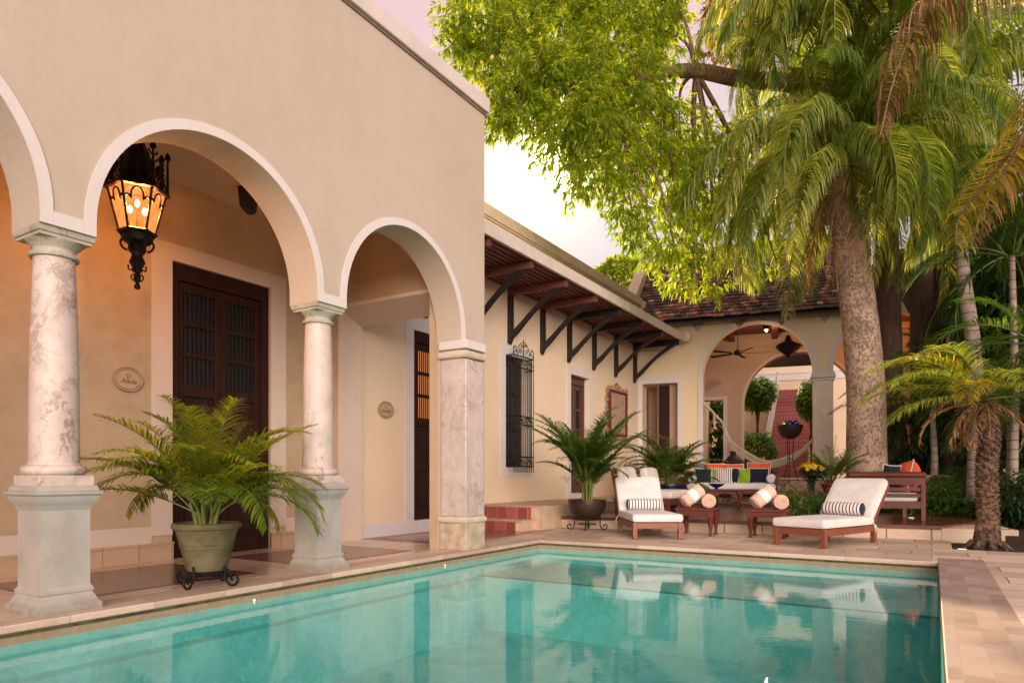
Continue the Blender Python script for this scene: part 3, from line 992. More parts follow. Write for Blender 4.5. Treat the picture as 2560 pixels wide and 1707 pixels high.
rect_band(m, L2, .95, 2.30, PF, 3.73, .13, .02)
arch_band(m, L2, 3.0, 6.56, PF, 3.50, 1.78, .09, .015)
m.build('rear_trim', m_white, pv)
m = MB()
m.box(-.4, 12.4, .45, 4.25, 6.0, 6.06)
for t in (1.2, 2.6, 4.0, 5.4, 6.8, 8.2, 9.6, 11):
    m.box(t - .09, t + .09, .45, 4.25, 5.78, 6.0)
m.build('beamed_ceiling', m_redbeam, pv)
m = MB()
m.box(-.5, 12.5, -.05, 6.4, .80, .949)
m.build('pavilion_floor', m_redfloor, pv)
# dark side room behind the left door
m = MB()
m.box(.55, 1.35, .30, .36, PF, 3.86)
m.box(-.1, .135, .30, .36, PF, 3.86)
m.box(.13, .56, 1.2, 1.26, PF, 3.9)
m.build('half_open_screen', stucco('inner_plaster', (0.46, 0.32, 0.24), 0.1, 0.3), pv)
m = MB()
m.box(.60, .92, .22, .29, PF, 3.82)
m.build('dark_shutter', m_door, pv, bevel=.01)

# clay tile roof: every course built of separate overlapping tiles
def rooftile():
    t = NT('old_clay_roof_tile')
    a = t.n('Attribute', {'attribute_name': 'rnd'}).outputs['Fac']
    n = t.noise(t.obj(), 5.0, 6, 0.65)
    k = t.math('MULTIPLY_ADD', n, 0.45, t.math('MULTIPLY_ADD', a, 0.9, -0.2))
    c = t.ramp(k, [(0.10, (0.045, 0.03, 0.024)), (0.38, (0.12, 0.06, 0.042)), (0.62, (0.22, 0.09, 0.055)), (0.80, (0.40, 0.16, 0.085)), (0.95, (0.52, 0.33, 0.23))])
    return t.done(t.pbr(c, 0.75, t.bump(n, 0.4, 0.02), 0, 0.3))
m = MB()
rng = random.Random(3)
sl = .72
run = 4.9
ncrs = 24
t0r, t1r = -.35, 6.55
y = -.42
for c in range(ncrs):
    ya = -.42 + run * c / ncrs
    za = 5.68 + (ya + .42) * sl
    nt = 40
    for i in range(nt):
        w = (t1r - t0r) / nt
        xa = t0r + w * i + (w / 2 if c % 2 else 0)
        L_ = run / ncrs * 1.35
        j = rng.uniform(-.012, .012)
        tilt = .045 + rng.uniform(-.012, .014)
        r = rng.random() ** 1.6
        x0, x1 = xa + .006, xa + w - .006
        y0, y1 = ya + j, ya + L_
        zf, zb = za + tilt + j * sl, za + (L_) * sl - .004
        th = .028
        m.add([(x0, y0, zf - th), (x1, y0, zf - th), (x1, y1, zb - th), (x0, y1, zb - th), (x0, y0, zf), (x1, y0, zf + rng.uniform(-.008, .008)), (x1, y1, zb), (x0, y1, zb)],
              [(0, 3, 2, 1), (4, 5, 6, 7), (0, 1, 5, 4), (1, 2, 6, 5), (2, 3, 7, 6), (3, 0, 4, 7)], r)
rfo = m.build('roof', rooftile(), pv)
m = MB()
yb, zb = -.42 + run, 5.68 + run * sl
m.add([(t0r, -.40, 5.62), (t1r + .1, -.40, 5.62), (t1r + .1, yb, zb - .06), (t0r, yb, zb - .06), (t0r, -.40, 5.56), (t1r + .1, -.40, 5.56), (t1r + .1, yb, zb - .16), (t0r, yb, zb - .16)],
      [(0, 1, 2, 3), (4, 7, 6, 5), (0, 4, 5, 1), (1, 5, 6, 2), (2, 6, 7, 3), (3, 7, 4, 0)])
m.add([(t0r, yb, zb), (t1r, yb, zb), (t1r, 9.6, 5.6), (t0r, 9.6, 5.6)], [(0, 1, 2, 3)])
m.build('roof_board', m_darkwood, rfo)
m = MB()
m.tube([(t0r, yb, zb + .03), (t1r + .05, yb, zb + .03)], .09, 8)
m.build('ridge_tiles', plain('ridge_clay', (0.13, 0.06, 0.04), 0.8, 0.4, 6, 0.4), rfo, smooth=60)
m = MB()
m.add([(-.52, -.10, 5.5), (-.18, -.10, 5.5), (-.18, -.10, 6.30), (-.52, -.10, 6.30), (-.52, yb, zb), (-.18, yb, zb), (-.18, yb, zb + .42), (-.52, yb, zb + .42)],
      [(0, 3, 2, 1)[::-1], (4, 5, 6, 7), (0, 1, 5, 4), (1, 2, 6, 5), (2, 3, 7, 6), (3, 0, 4, 7)])
m.build('gable_coping', plain('gable_cream', (0.56, 0.45, 0.32), 0.8, 0.12, 4, 0.3), pv)
# right wing: timber loggia lit from inside
m = MB()
m.box(6.6, 12.5, -.5, 4.6, 6.95, 7.1)
for i in range(12):
    t = 6.75 + i * .5
    m.box(t - .05, t + .05, -.55, 4.5, 6.75, 6.95)
m.box(6.6, 12.5, -.1, .1, 5.80, 5.95)
m.build('loggia_roof', m_redbeam, pv)
m = MB()
m.box(6.6, 12.5, 3.8, 4.0, 5.8, 6.95)
m.build('loggia_wall', stucco('loggia_plaster', (0.55, 0.38, 0.2), 0.1), pv)

def pvp(t, n, z):
    return PM @ Vector((t, n, z))

# terrace of coral stone in front of the pavilion
ter = thing('coral_terrace', 'rough coral stone terrace wall running along the foot of the pavilion', 'stone wall', pvp(3.5, -.6, 0), PA)
m = MB()
m.box(-3.6, .1, -.45, .55, -.05, .90)
m.box(.1, 6, -.45, .55, -.05, .88)
m.build('stone_face', m_coral, ter)
m = MB()
m.box(-3.62, 6.02, -.50, .545, .90, .945)
m.build('terrace_top', m_kerb, ter, bevel=.01)

# deck
m = MB()
KA, KB = Vector((-6.18, 11.87)), Vector((.12, 12.63))
poly = [(KA.x, KA.y), (KB.x, KB.y), (1.6, 16.5), (1.2, 21.0), (-6.17, 19.8)]
m.prism(poly, .165, .222, 'z')
struct(m.build('timber_deck', m_deck))
kd = (KB - KA).normalized()
m = MB()
ang = math.atan2(kd.y, kd.x)
m.m = Matrix.Translation((KA.x, KA.y, 0)) @ Matrix.Rotation(ang, 4, 'Z')
m.box(0, 6.35, .02, .34, -.08, .164)
m.box(6.35, 7.35, .02, .36, -.08, .185)
m.box(7.95, 11.5, -.05, .35, -.08, .17)
struct(m.build('stone_kerb', m_kerb, bevel=.012))
m = MB()
m.m = Matrix.Translation((KA.x, KA.y, 0)) @ Matrix.Rotation(ang, 4, 'Z')
m.box(6.36, 7.3, .36, 1.1, .0, .19)
struct(m.build('stone_pad', m_trav))
m = MB()
m.box(.24, 9, 11.15, 12.75, -.3, -.035)
m.box(.6, 9, 12.75, 26, -.3, .10)
struct(m.build('planting_soil', m_soil))

# courtyard beyond the rear arch
m = MB()
m.m = PM
m.box(-12, 16, 4.65, 30, .80, .945)
struct(m.build('courtyard_floor', m_redfloor))
cw = thing('courtyard_house', 'bright cream courtyard house wall seen through both arches', 'building', pvp(4.5, 17.5, .945), PA)
m = MB()
m.box(-9, 9, 0, .4, 0, 8.0)
m.box(-3.2, -2.9, -12, 0, 0, 6.5)
m.box(XB - .52, XB - .451, 8, 20, -.08, 5)
m.build('house_wall', stucco('courtyard_cream', (0.70, 0.58, 0.40), 0.06, 0.4), cw)  # one even cream base colour
m = MB()
m.box(-2.9, 6, -.06, 0.02, 5.1, 5.45)
m.box(-2.9, 6, -.10, 0.02, 5.45, 5.55)
m.build('cornice', m_white, cw)
def stairtile():
    t = NT('patterned_stair_tile')
    g = t.obj()
    sep = t.n('SeparateXYZ', None, Vector=g)
    a = t.math('SINE', t.math('MULTIPLY', sep.outputs[0], 2 * PI / .25))
    b = t.math('SINE', t.math('MULTIPLY', sep.outputs[2], 2 * PI / .20))
    p = t.math('ABSOLUTE', t.math('ADD', t.math('MULTIPLY', a, b), t.math('MULTIPLY', a, 0.3)))
    q = t.ramp(p, [(0.28, (0, 0, 0)), (0.34, (1, 1, 1)), (0.58, (1, 1, 1)), (0.66, (0, 0, 0))])
    n = t.noise(g, 4, 5)
    c = t.mix(t.math('MULTIPLY', q, 0.6), t.ramp(n, [(0.3, (0.20, 0.018, 0.025)), (0.7, (0.30, 0.035, 0.045))]), (0.70, 0.44, 0.40))
    return t.done(t.pbr(c, 0.4, None, 0, 0.4))
ss = thing('tiled_staircase', 'long outdoor staircase with patterned red and white tiled risers', 'staircase', pvp(4.45, 7.0, .945), PA - .075)
ns = 25
rise_, tread_ = 4.4 / ns, .36
m = MB()
mt_ = MB()
for i in range(ns):
    m.box(-.75, .75, i * tread_, ns * tread_ + .6, i * rise_, (i + 1) * rise_ - .022)
    mt_.box(-.76, .76, i * tread_ - .02, (i + 1) * tread_, (i + 1) * rise_ - .022, (i + 1) * rise_)
m.build('riser', stairtile(), ss)
mt_.build('tread', plain('pink_stair_tread', (0.38, 0.13, 0.11), 0.5, 0.1), ss)
m = MB()
m.add([(-.95, -.1, 0), (-.76, -.1, 0), (-.76, ns * tread_, 0), (-.95, ns * tread_, 0), (-.95, -.1, .30), (-.76, -.1, .30), (-.76, ns * tread_, 4.75), (-.95, ns * tread_, 4.75)],
      [(0, 3, 2, 1), (4, 5, 6, 7), (0, 1, 5, 4), (1, 2, 6, 5), (2, 3, 7, 6), (3, 0, 4, 7)])
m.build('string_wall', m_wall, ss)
m = MB()
for x in (-.85, .95):
    m.tube([(x, -.1, .95), (x, ns * tread_, 5.35)], .035, 8)
    m.tube([(x, -.1, .65), (x, ns * tread_, 5.05)], .02, 6)
    for i in range(6):
        y = -.1 + i * (ns * tread_ + .1) / 5
        z = .95 + 4.4 * i / 5
        m.tube([(x, y, z - 1.0), (x, y, z + (.9 if i == 3 and x < 0 else 0))], .03, 6)
m.build('handrail', m_steel, ss, smooth=50)
m = MB()
m.box(-1.2, 1.2, ns * tread_ + .6, ns * tread_ + 2, 0, 4.4)
m.build('upper_landing', m_redfloor, ss)
# ------------------------------------------------------------------ soft shapes
def weld(o, d=1e-4):
    import bmesh
    b = bmesh.new()
    b.from_mesh(o.data)
    bmesh.ops.remove_doubles(b, verts=b.verts, dist=d)
    bmesh.ops.recalc_face_normals(b, faces=b.faces)
    b.to_mesh(o.data)
    b.free()
    o.data.polygons.foreach_set('use_smooth', [True] * len(o.data.polygons))
    return o

def cushion(mb, c, d, r=.04, bulge=.015, n=10, rnd=.5):
    hx, hy, hz = d[0] / 2, d[1] / 2, d[2] / 2
    r = min(r, hx, hy, hz)
    def pt(p):
        q = Vector((p[0] * hx, p[1] * hy, p[2] * hz))
        i = Vector((max(-hx + r, min(hx - r, q.x)), max(-hy + r, min(hy - r, q.y)), max(-hz + r, min(hz - r, q.z))))
        e = q - i
        if e.length > 1e-9:
            q = i + e.normalized() * r
        q.z += (bulge if p[2] > 0 else -bulge * .3) * (1 - p[0] ** 4) * (1 - p[1] ** 4) * abs(p[2])
        q.x += bulge * .3 * p[0] * (1 - p[2] ** 2)
        q.y += bulge * .3 * p[1] * (1 - p[2] ** 2)
        return q + Vector(c)
    def ax(h):
        e = r / h
        k = [-1, -1 + e * .3, -1 + e * .65, -1 + e]
        m_ = [-1 + e + (2 - 2 * e) * i / n for i in range(1, n)]
        return k + m_ + [-x for x in reversed(k)]
    X, Y, Z = ax(hx), ax(hy), ax(hz)
    for (A, B, f) in ((X, Y, lambda a, b: (a, b, 1)), (X, Y, lambda a, b: (a, b, -1)), (X, Z, lambda a, b: (a, -1, b)), (X, Z, lambda a, b: (a, 1, b)), (Y, Z, lambda a, b: (-1, a, b)), (Y, Z, lambda a, b: (1, a, b))):
        vs = [pt(f(a, b)) for b in B for a in A]
        na = len(A)
        mb.add(vs, [(j * na + i, j * na + i + 1, (j + 1) * na + i + 1, (j + 1) * na + i) for j in range(len(B) - 1) for i in range(na - 1)], rnd)

def pillow(mb, w, h, t, n=14):
    """square scatter cushion standing in the xz plane, base at z = 0"""
    for sg in (-1, 1):
        def fn(a, b):
            u, v = a * 2 - 1, b * 2 - 1
            k = max(0.0, (1 - abs(u) ** 2.6)) ** .62 * max(0.0, (1 - abs(v) ** 2.6)) ** .62
            x = u * w / 2 * (1 - .075 * (1 - v * v) * u * u)
            z = v * h / 2 * (1 - .075 * (1 - u * u) * v * v)
            return (x, sg * t / 2 * k + .012 * math.sin(u * 5 + v * 3) * k, z + h / 2)
        mb.grid(fn, n, n)

def pillow_edge(mb, w, h, r=.006):
    pts = []
    N = 14
    for k in range(4):
        for i in range(N):
            s = -1 + 2 * i / N
            u, v = [(s, -1), (1, s), (-s, 1), (-1, -s)][k]
            pts.append((u * w / 2 * (1 - .075 * (1 - v * v) * u * u), 0, v * h / 2 * (1 - .075 * (1 - u * u) * v * v) + h / 2))
    pts.append(pts[0])
    mb.tube(pts, r, 5, cap=False)

def rotx(a):
    return Matrix.Rotation(a, 4, 'X')

# ------------------------------------------------------------------ loungers
def make_lounger(label, loc, rz, tilt=54):
    t = thing('sun_lounger', label, 'sun lounger', loc, rz, 'sun loungers at the end of the pool')
    W, Ln = .395, 1.52
    m = MB()
    for x in (-W + .0, W - .035):
        m.box(x, x + .035, .075, Ln - .07, .165, .262)
    m.box(-W + .07, W - .07, .004, .04, .165, .262)
    m.box(-W + .07, W - .07, Ln - .04, Ln - .004, .165, .262)
    for i in range(11):
        y = .12 + i * .128
        m.box(-W + .036, W - .036, y, y + .07, .236, .258)
    m.build('frame', m_teak, t, bevel=.005)
    for sx in (-1, 1):
        for y in (0.0, Ln - .072):
            m = MB()
            m.box(sx * W - (.072 if sx > 0 else 0), sx * W + (0 if sx > 0 else .072), y, y + .072, 0, .266)
            m.build('leg', m_teak, t, bevel=.006)
    m = MB()
    cushion(m, (0, .705, .332), (.80, 1.44, .125), .04, .012)
    sc_ = weld(m.build('seat_cushion', m_cush, t))
    m = MB()
    for z in (.385, .283):
        a, b, c, d = -.392, .392, -.008, 1.418
        m.tube([(a, b * 0 + c + .04, z), (a + .012, c + .012, z), (a + .04, c, z), (b - .04, c, z), (b - .012, c + .012, z), (b, c + .04, z), (b, d, z)], .0055, 5)
        m.tube([(a, c + .04, z), (a, d, z)], .0055, 5)
    m.build('piping', m_piping, sc_)
    M = Matrix.Translation((0, 1.40, .30)) @ rotx(R(tilt))
    m = MB()
    m.m = M
    for x in (-W, W - .035):
        m.box(x, x + .035, .0, .76, -.035, .015)
    m.box(-W + .035, W - .035, .72, .76, -.035, .015)
    for i in range(5):
        m.box(-W + .035, W - .035, .08 + i * .125, .15 + i * .125, -.018, .006)
    m.build('backrest_frame', m_teak, t, bevel=.005)
    m = MB()
    m.m = M
    cushion(m, (0, .395, .085), (.80, .76, .135), .045, .014)
    bk = weld(m.build('backrest_cushion', m_cush, t))
    m = MB()
    m.m = M
    for z in (.142,):
        m.tube([(-.392, .03, z), (-.392, .72, z), (-.36, .768, z), (.36, .768, z), (.392, .72, z), (.392, .03, z)], .0055, 5)
    m.build('piping', m_piping, bk)
    for s_ in (-1, 1):
        m = MB()
        m.tube(catmull([(s_ * .40, 1.38, .30), (s_ * .44, 1.34, .27), (s_ * .455, 1.33, .22), (s_ * .45, 1.36, .17)], 5), .008, 5)
        m.tube(catmull([(s_ * .40, 1.38, .30), (s_ * .43, 1.40, .25), (s_ * .45, 1.43, .20)], 5), .008, 5)
        m.build('tie', m_piping, t, smooth=60)
    return t
lo_l = make_lounger('teak sun lounger with white cushions standing beside the brown bowl planter', (-3.69, 10.40, .004), R(31.8), 50)
lo_r = make_lounger('teak sun lounger with white cushions standing in front of the slatted wooden bench back', (-1.617, 10.37, .004), R(-21), 47)

def bolster(label, base, local, rz):
    M = WM[base]
    p = M @ Vector(local)
    t = thing('bolster', label, 'cushion', p, rz, 'striped bolsters on the sun loungers')
    m = MB()
    r, h = .098, .30
    prof = [(.02, -h), (r * .7, -h + .002), (r * .93, -h + .012), (r, -h + .035), (r * 1.02, 0), (r, h - .035), (r * .93, h - .012), (r * .7, h - .002), (.02, h)]
    m.lathe([(a, b) for a, b in prof], 28, (0, 0, r), 'x')
    m.build('roll', m_stripe_x, t, smooth=70)
    m = MB()
    for e in (-1, 1):
        m.lathe([(r * .9 - .004, e * (h - .012)), (r * .9 + .006, e * (h - .006)), (r * .9 - .004, e * h)], 28, (0, 0, r), 'x')
    m.build('end_piping', m_navy, t, smooth=60)
bolster('navy striped bolster on the lounger next to the brown bowl planter', lo_l, (.03, 1.27, .405), R(31.8))
bolster('navy striped bolster on the lounger in front of the slatted bench back', lo_r, (.0, 1.27, .405), R(-21))

# ------------------------------------------------------------------ towel tables
TURN = [(.030, .0), (.034, .01), (.030, .03), (.022, .05), (.024, .09), (.034, .15), (.044, .20), (.046, .225), (.036, .235), (.030, .245), (.046, .255), (.046, .27), (.034, .28), (.048, .295), (.050, .32)]
def make_table(label, loc, rz):
    t = thing('side_table', label, 'table', loc, rz, 'low turned leg side tables')
    m = MB()
    m.box(-.33, .33, -.27, .27, .425, .462)
    m.build('table_top', m_mahog, t, bevel=.008)
    m = MB()
    for (a, b, c, d) in ((-.28, .28, -.235, -.21), (-.28, .28, .21, .235), (-.285, -.26, -.21, .21), (.26, .285, -.21, .21)):
        m.box(a, b, c, d, .335, .424)
    m.build('apron', m_mahog, t, bevel=.003)
    for sx in (-1, 1):
        for sy in (-1, 1):
            m = MB()
            m.lathe(TURN, 18, (sx * .255, sy * .205, 0))
            m.box(sx * .255 - .05, sx * .255 + .05, sy * .205 - .05, sy * .205 + .05, .32, .4235)
            m.build('leg', m_mahogz, t, smooth=35)
    return t
tb_l = make_table('low mahogany table with rolled towels between the striped bolster lounger and the coffee table', (-3.41, 11.62, .0), R(3))
tb_r = make_table('low mahogany table with rolled towels nearest the foot of the bench-side lounger', (-2.28, 11.75, .0), R(3))

def towel(name_label, p, direction, r=.118, h=.19, band=True, group='rolled peach towels'):
    t = thing('rolled_towel', name_label, 'towel', p, 0, group)
    d = Vector(direction).normalized()
    q = Vector((0, 0, 1)).rotation_difference(d).to_matrix().to_4x4()
    m = MB()
    m.m = q
    prof = [(r * .25, -h + .012), (r * .8, -h + .004), (r * .95, -h + .008), (r, -h + .03), (r * 1.0, 0), (r, h - .03), (r * .95, h - .008), (r * .8, h - .004), (r * .25, h - .012)]
    m.lathe(prof, 26)
    m.build('roll', m_peach, t, smooth=70)
    for e in (-1, 1):
        m = MB()
        m.m = q
        pts = [(r * (.15 + .78 * i / 40) * math.cos(i * .42), r * (.15 + .78 * i / 40) * math.sin(i * .42), e * (h + .001)) for i in range(41)]
        m.tube(pts, .010, 5)
        m.build('coil', m_peach, t, smooth=60)
    if band:
        m = MB()
        m.m = q
        m.lathe([(r + .001, -.062), (r + .005, -.06), (r + .005, .06), (r + .001, .062)], 26)
        m.build('paper_band', m_band, t, smooth=60)
    return t
rt, ft = Vector((RX, RY, 0)), Vector((FX, FY, 0))
for tb, nm in ((tb_l, 'table behind the planter-side lounger'), (tb_r, 'table at the foot of the bench-side lounger')):
    o = Vector(tb.location)
    towel('white-banded peach towel roll leaning on the ' + nm, o + rt * -.10 + ft * -.02 + Vector((0, 0, .462 + .205)), rt * .80 + Vector((0, 0, .60)) + ft * .1)
    towel('peach towel roll, coiled end forward, on the ' + nm, o + rt * .165 + ft * -.03 + Vector((0, 0, .462 + .120)), ft * -1 + rt * -.22, band=False)

# ------------------------------------------------------------------ sofa with scatter cushions
DZ = .224
pL, pR = px(1705, 1200, 18.7), px(1954, 1200, 17.9)
sv = (pR - pL); sv.z = 0
SW = sv.length
srz = math.atan2(sv.y, sv.x)
sc_c = (pL + pR) / 2
sofa = thing('sofa', 'mahogany scroll-arm sofa with white seat pad facing the pool below the big arch', 'sofa', (sc_c.x, sc_c.y, DZ), srz)
h = SW / 2
m = MB()
m.box(-h + .12, h - .12, .0, .05, .30, .42)
m.box(-h + .12, h - .12, .05, .78, .36, .42)
m.box(-h + .12, h - .12, .78, .84, .30, .86)
m.tube([(-h + .08, .82, .88), (h - .08, .82, .88)], .05, 10)
m.build('frame', m_mahog, sofa, smooth=35)
for sx in (-1, 1):
    m = MB()
    pr = catmull([(sx * (h - .17), 0, .0), (sx * (h - .13), 0, .15), (sx * (h - .10), 0, .35), (sx * (h - .09), 0, .6), (sx * (h - .05), 0, .78), (sx * (h + .0), 0, .86)], 5)
    poly = [(p.x, p.z) for p in pr] + [(p.x - sx * (.085 if p.z > .3 else .07), p.z) for p in reversed(pr)]
    m.prism(poly, 0.0, .07, 'y')
    m.prism(poly, .76, .83, 'y')
    m.prism([q for q in poly if q[1] > .28], .07, .76, 'y')
    m.tube([(sx * (h + .005), -.01, .865), (sx * (h + .005), .84, .865)], .052, 12)
    m.build('arm', m_mahogz, sofa, smooth=35)
m = MB()
cushion(m, (0, .38, .50), (SW - .24, .76, .155), .04, .012, 14)
weld(m.build('seat_cushion', m_cush, sofa))
for sx in (-1, 1):
    m = MB()
    r, hh = .125, .33
    m.lathe([(.02, -hh), (r * .8, -hh), (r * .96, -hh + .015), (r, -hh + .04), (r, hh - .04), (r * .8, hh), (.02, hh)], 24, (sx * (h - .25), .36, .585 + r), 'y')
    m.build('arm_bolster', m_cush, sofa, smooth=60)
SM = WM[sofa]
def scatter(label, mat, xpx, y, w, hgt, tilt=-14, edge=None, yaw=0, z=.585):
    x = (xpx - 1015) * SW / 1950.0
    p = SM @ Vector((x, y, z))
    t = thing('scatter_cushion', label, 'cushion', p, srz + R(yaw), 'scatter cushions on the scroll-arm sofa')
    m = MB()
    m.m = rotx(R(tilt))
    pillow(m, w, hgt, .17)
    c = weld(m.build('cover', mat, t))
    if edge:
        m = MB()
        m.m = rotx(R(tilt))
        pillow_edge(m, w, hgt, .010)
        m.build('fringe', edge, t, smooth=60)
scatter('navy cushion with white fringe at the left end of the sofa', m_navy, 460, .30, .46, .43, -18, m_piping, 6)
scatter('lime green cushion between the left navy one and the striped one', m_green, 650, .43, .42, .42, -16, m_piping, 3)
scatter('narrow striped white cushion at the centre of the sofa', m_stripe_p, 865, .28, .46, .44, -18, m_piping)
scatter('navy cushion tucked between the striped cushion and the lime green one', m_navy, 1105, .45, .44, .44, -15, m_piping, -3)
scatter('lime green cushion beside the large navy one on the right', m_green, 1310, .38, .40, .41, -16, m_piping)
scatter('large plain navy cushion at the right end of the sofa', m_navy, 1565, .30, .50, .43, -18, m_piping, -4)
scatter('orange cushion showing behind the left navy cushion', m_orange, 660, .63, .56, .56, -9, m_piping)
scatter('orange cushion showing behind the striped cushion', m_orange, 1060, .63, .56, .54, -9, m_piping)
scatter('orange cushion standing behind the large right navy cushion', m_orange, 1575, .62, .62, .58, -9, m_piping)

# ------------------------------------------------------------------ coffee table and bowl
pc = px(1786, 1200, 16.5)
ct = thing('coffee_table', 'dark mahogany coffee table with arched apron and cabriole legs in front of the sofa', 'table', (pc.x, pc.y, DZ), srz - .02)
m = MB()
m.box(-.62, .62, -.32, .32, .425, .46)
m.build('table_top', m_mahog, ct, bevel=.008)
def apron_poly(w, ztop, zlow, zarch, n=2):
    pts = [(-w, ztop), (w, ztop), (w, zlow)]
    for k in range(n):
        a = w - .05 - k * (2 * w - .1) / n
        b = w - .05 - (k + 1) * (2 * w - .1) / n
        for i in range(11):
            s = i / 10
            pts.append((a + (b - a) * s, zlow + (zarch - zlow) * math.sin(PI * s)))
    pts.append((-w, zlow))
    return pts
m = MB()
for y in (-.285, .26):
    m.prism(apron_poly(.56, .424, .24, .385, 2), y, y + .025, 'y')
for x in (-.57, .545):
    m.prism(apron_poly(.26, .424, .28, .38, 1), x, x + .025, 'x')
m.build('apron', m_mahog, ct)
for sx in (-1, 1):
    for sy in (-1, 1):
        m = MB()
        m.tube(catmull([(sx * .55, sy * .27, .42), (sx * .60, sy * .30, .33), (sx * .585, sy * .29, .22), (sx * .54, sy * .265, .12), (sx * .545, sy * .27, .05), (sx * .59, sy * .29, .025)], 5), [.055] * 6 + [.05] * 7 + [.035] * 6 + [.026] * 5 + [.03, .035], 10)
        m.build('leg', m_mahogz, ct, smooth=50)
CM = WM[ct]
bw = thing('glass_bowl', 'wide cobalt blue bowl on a small foot on the coffee table', 'bowl', CM @ Vector((.05, -.05, .46)), 0)
m = MB()
m.lathe([(.055, 0), (.05, .012), (.03, .022), (.035, .035), (.09, .06), (.16, .10), (.20, .135), (.195, .137), (.15, .108), (.08, .072), (.01, .055)], 32)
m.build('bowl', m_bluebowl, bw, smooth=40)

# ------------------------------------------------------------------ scalloped console with flowers
pc = px(2030, 1200, 14.2)
cn = thing('console_table', 'low mahogany table with scalloped apron holding the yellow flowers', 'table', (pc.x, pc.y, DZ), R(14))
m = MB()
m.box(-.52, .52, -.27, .27, .41, .44)
m.build('table_top', m_mahog, cn, bevel=.006)
m = MB()
for y in (-.24, .215):
    m.prism(apron_poly(.47, .409, .26, .37, 2), y, y + .025, 'y')
m.build('apron', m_mahog, cn)
for sx in (-1, 1):
    for sy in (-1, 1):
        m = MB()
        m.lathe([(a * .8, b * 1.28) for a, b in TURN], 14, (sx * .45, sy * .21, 0))
        m.build('leg', m_mahogz, cn, smooth=35)
NM = WM[cn]
fv = thing('flower_vase', 'clear glass vase of yellow chrysanthemums on the scalloped table', 'flowers', NM @ Vector((-.02, -.08, .44)), 0)
m = MB()
m.lathe([(.055, 0), (.06, .01), (.05, .1), (.075, .3), (.085, .33), (.08, .33), (.07, .3), (.045, .1), (.05, .02), (.01, .015)], 20)
def glassy():
    t = NT('thin_glass')
    a = t.n('BsdfTransparent', None, Color=(.85, .9, .85, 1)).outputs[0]
    g = t.n('BsdfGlossy', None, Color=(1, 1, 1, 1), Roughness=0.03).outputs[0]
    f = t.n('Fresnel', None, IOR=1.3).outputs[0]
    return t.done(t.n('MixShader', None, _0=f, _1=a, _2=g).outputs[0])
m_glass = glassy()
m.build('vase', m_glass, fv, smooth=50)
rng = random.Random(11)
m = MB()
m2 = MB()
m_stem = leaf('flower_greens', (0.02, 0.05, 0.012), (0.035, 0.09, 0.02), (0.06, 0.14, 0.03), .3)
for i in range(80):
    a = rng.uniform(0, 2 * PI)
    rr = math.sqrt(rng.random())
    tip = Vector((.27 * rr * math.cos(a), .25 * rr * math.sin(a), .62 - .14 * rr * rr + rng.uniform(-.02, .02)))
    m.tube(catmull([(rng.uniform(-.03, .03), rng.uniform(-.03, .03), .03), (tip.x * .25, tip.y * .25, .30), tip], 4), .004, 4)
    for k in range(5):
        b = tip * rng.uniform(.5, .92)
        d = Vector((rng.uniform(-1, 1), rng.uniform(-1, 1), rng.uniform(-.6, .4))).normalized() * .08
        s_ = d.cross(Vector((0, 0, 1))).normalized() * .022
        m.add([b, b + d * .5 + s_, b + d, b + d * .5 - s_], [(0, 1, 2, 3)], rng.random())
    nr = (tip - Vector((0, 0, .35))).normalized()
    for ring, (n_, ln, up) in enumerate(((9, .055, .15), (8, .042, .5), (6, .028, .9))):
        for k in range(n_):
            b = 2 * PI * k / n_ + ring
            t1 = nr.orthogonal().normalized()
            t2 = nr.cross(t1)
            d = (t1 * math.cos(b) + t2 * math.sin(b) + nr * up).normalized() * ln
            s_ = d.cross(nr).normalized() * .009
            m2.add([tip, tip + d * .6 + s_, tip + d, tip + d * .6 - s_], [(0, 1, 2, 3)], rng.random())
m.build('stems', m_stem, fv)
m2.build('flower_heads', m_yellow, fv)

# ------------------------------------------------------------------ two low lounge chairs
def make_chair(label, back, front, w):
    d = Vector(front) - Vector(back); d.z = 0
    Ln = d.length
    rz = math.atan2(d.y, d.x) + PI / 2          # local -y is forward
    t = thing('lounge_chair', label, 'armchair', (front[0], front[1], DZ), rz, 'low lounge chairs beside the house wall')
    m = MB()
    for x in (-w / 2, w / 2 - .06):
        m.box(x, x + .06, .0, Ln, .20, .32)
    m.box(-w / 2 + .06, w / 2 - .06, .005, .05, .20, .32)
    m.box(-w / 2 + .06, w / 2 - .06, Ln - .05, Ln, .20, .32)
    m.box(-w / 2 + .06, w / 2 - .06, .05, Ln - .05, .28, .32)
    m.build('frame', m_mahog, t, bevel=.006)
    for sx in (-1, 1):
        for y in (.02, Ln - .10):
            m = MB()
            m.box(sx * (w / 2 - .045) - .04, sx * (w / 2 - .045) + .04, y, y + .08, 0, .20)
            m.build('leg', m_mahogz, t, bevel=.005)
    m = MB()
    m.m = Matrix.Translation((0, Ln - .10, .30)) @ rotx(R(-12))
    for x in (-w / 2, w / 2 - .06):
        m.box(x, x + .06, 0, .05, 0, .62)
    m.box(-w / 2 + .06, w / 2 - .06, 0, .05, .54, .62)
    for i in range(4):
        m.box(-w / 2 + .06, w / 2 - .06, .01, .04, .08 + i * .12, .15 + i * .12)
    m.build('back_frame', m_mahogz, t, bevel=.006)
    m = MB()
    cushion(m, (0, Ln / 2 - .06, .395), (w - .02, Ln - .06, .15), .045, .015)
    weld(m.build('seat_cushion', m_cush2, t))
    m = MB()
    m.m = Matrix.Translation((0, Ln - .12, .47)) @ rotx(R(-12))
    cushion(m, (0, -.09, .235), (w - .06, .17, .47), .06, .02)
    weld(m.build('back_cushion', m_cush2, t))
    return t
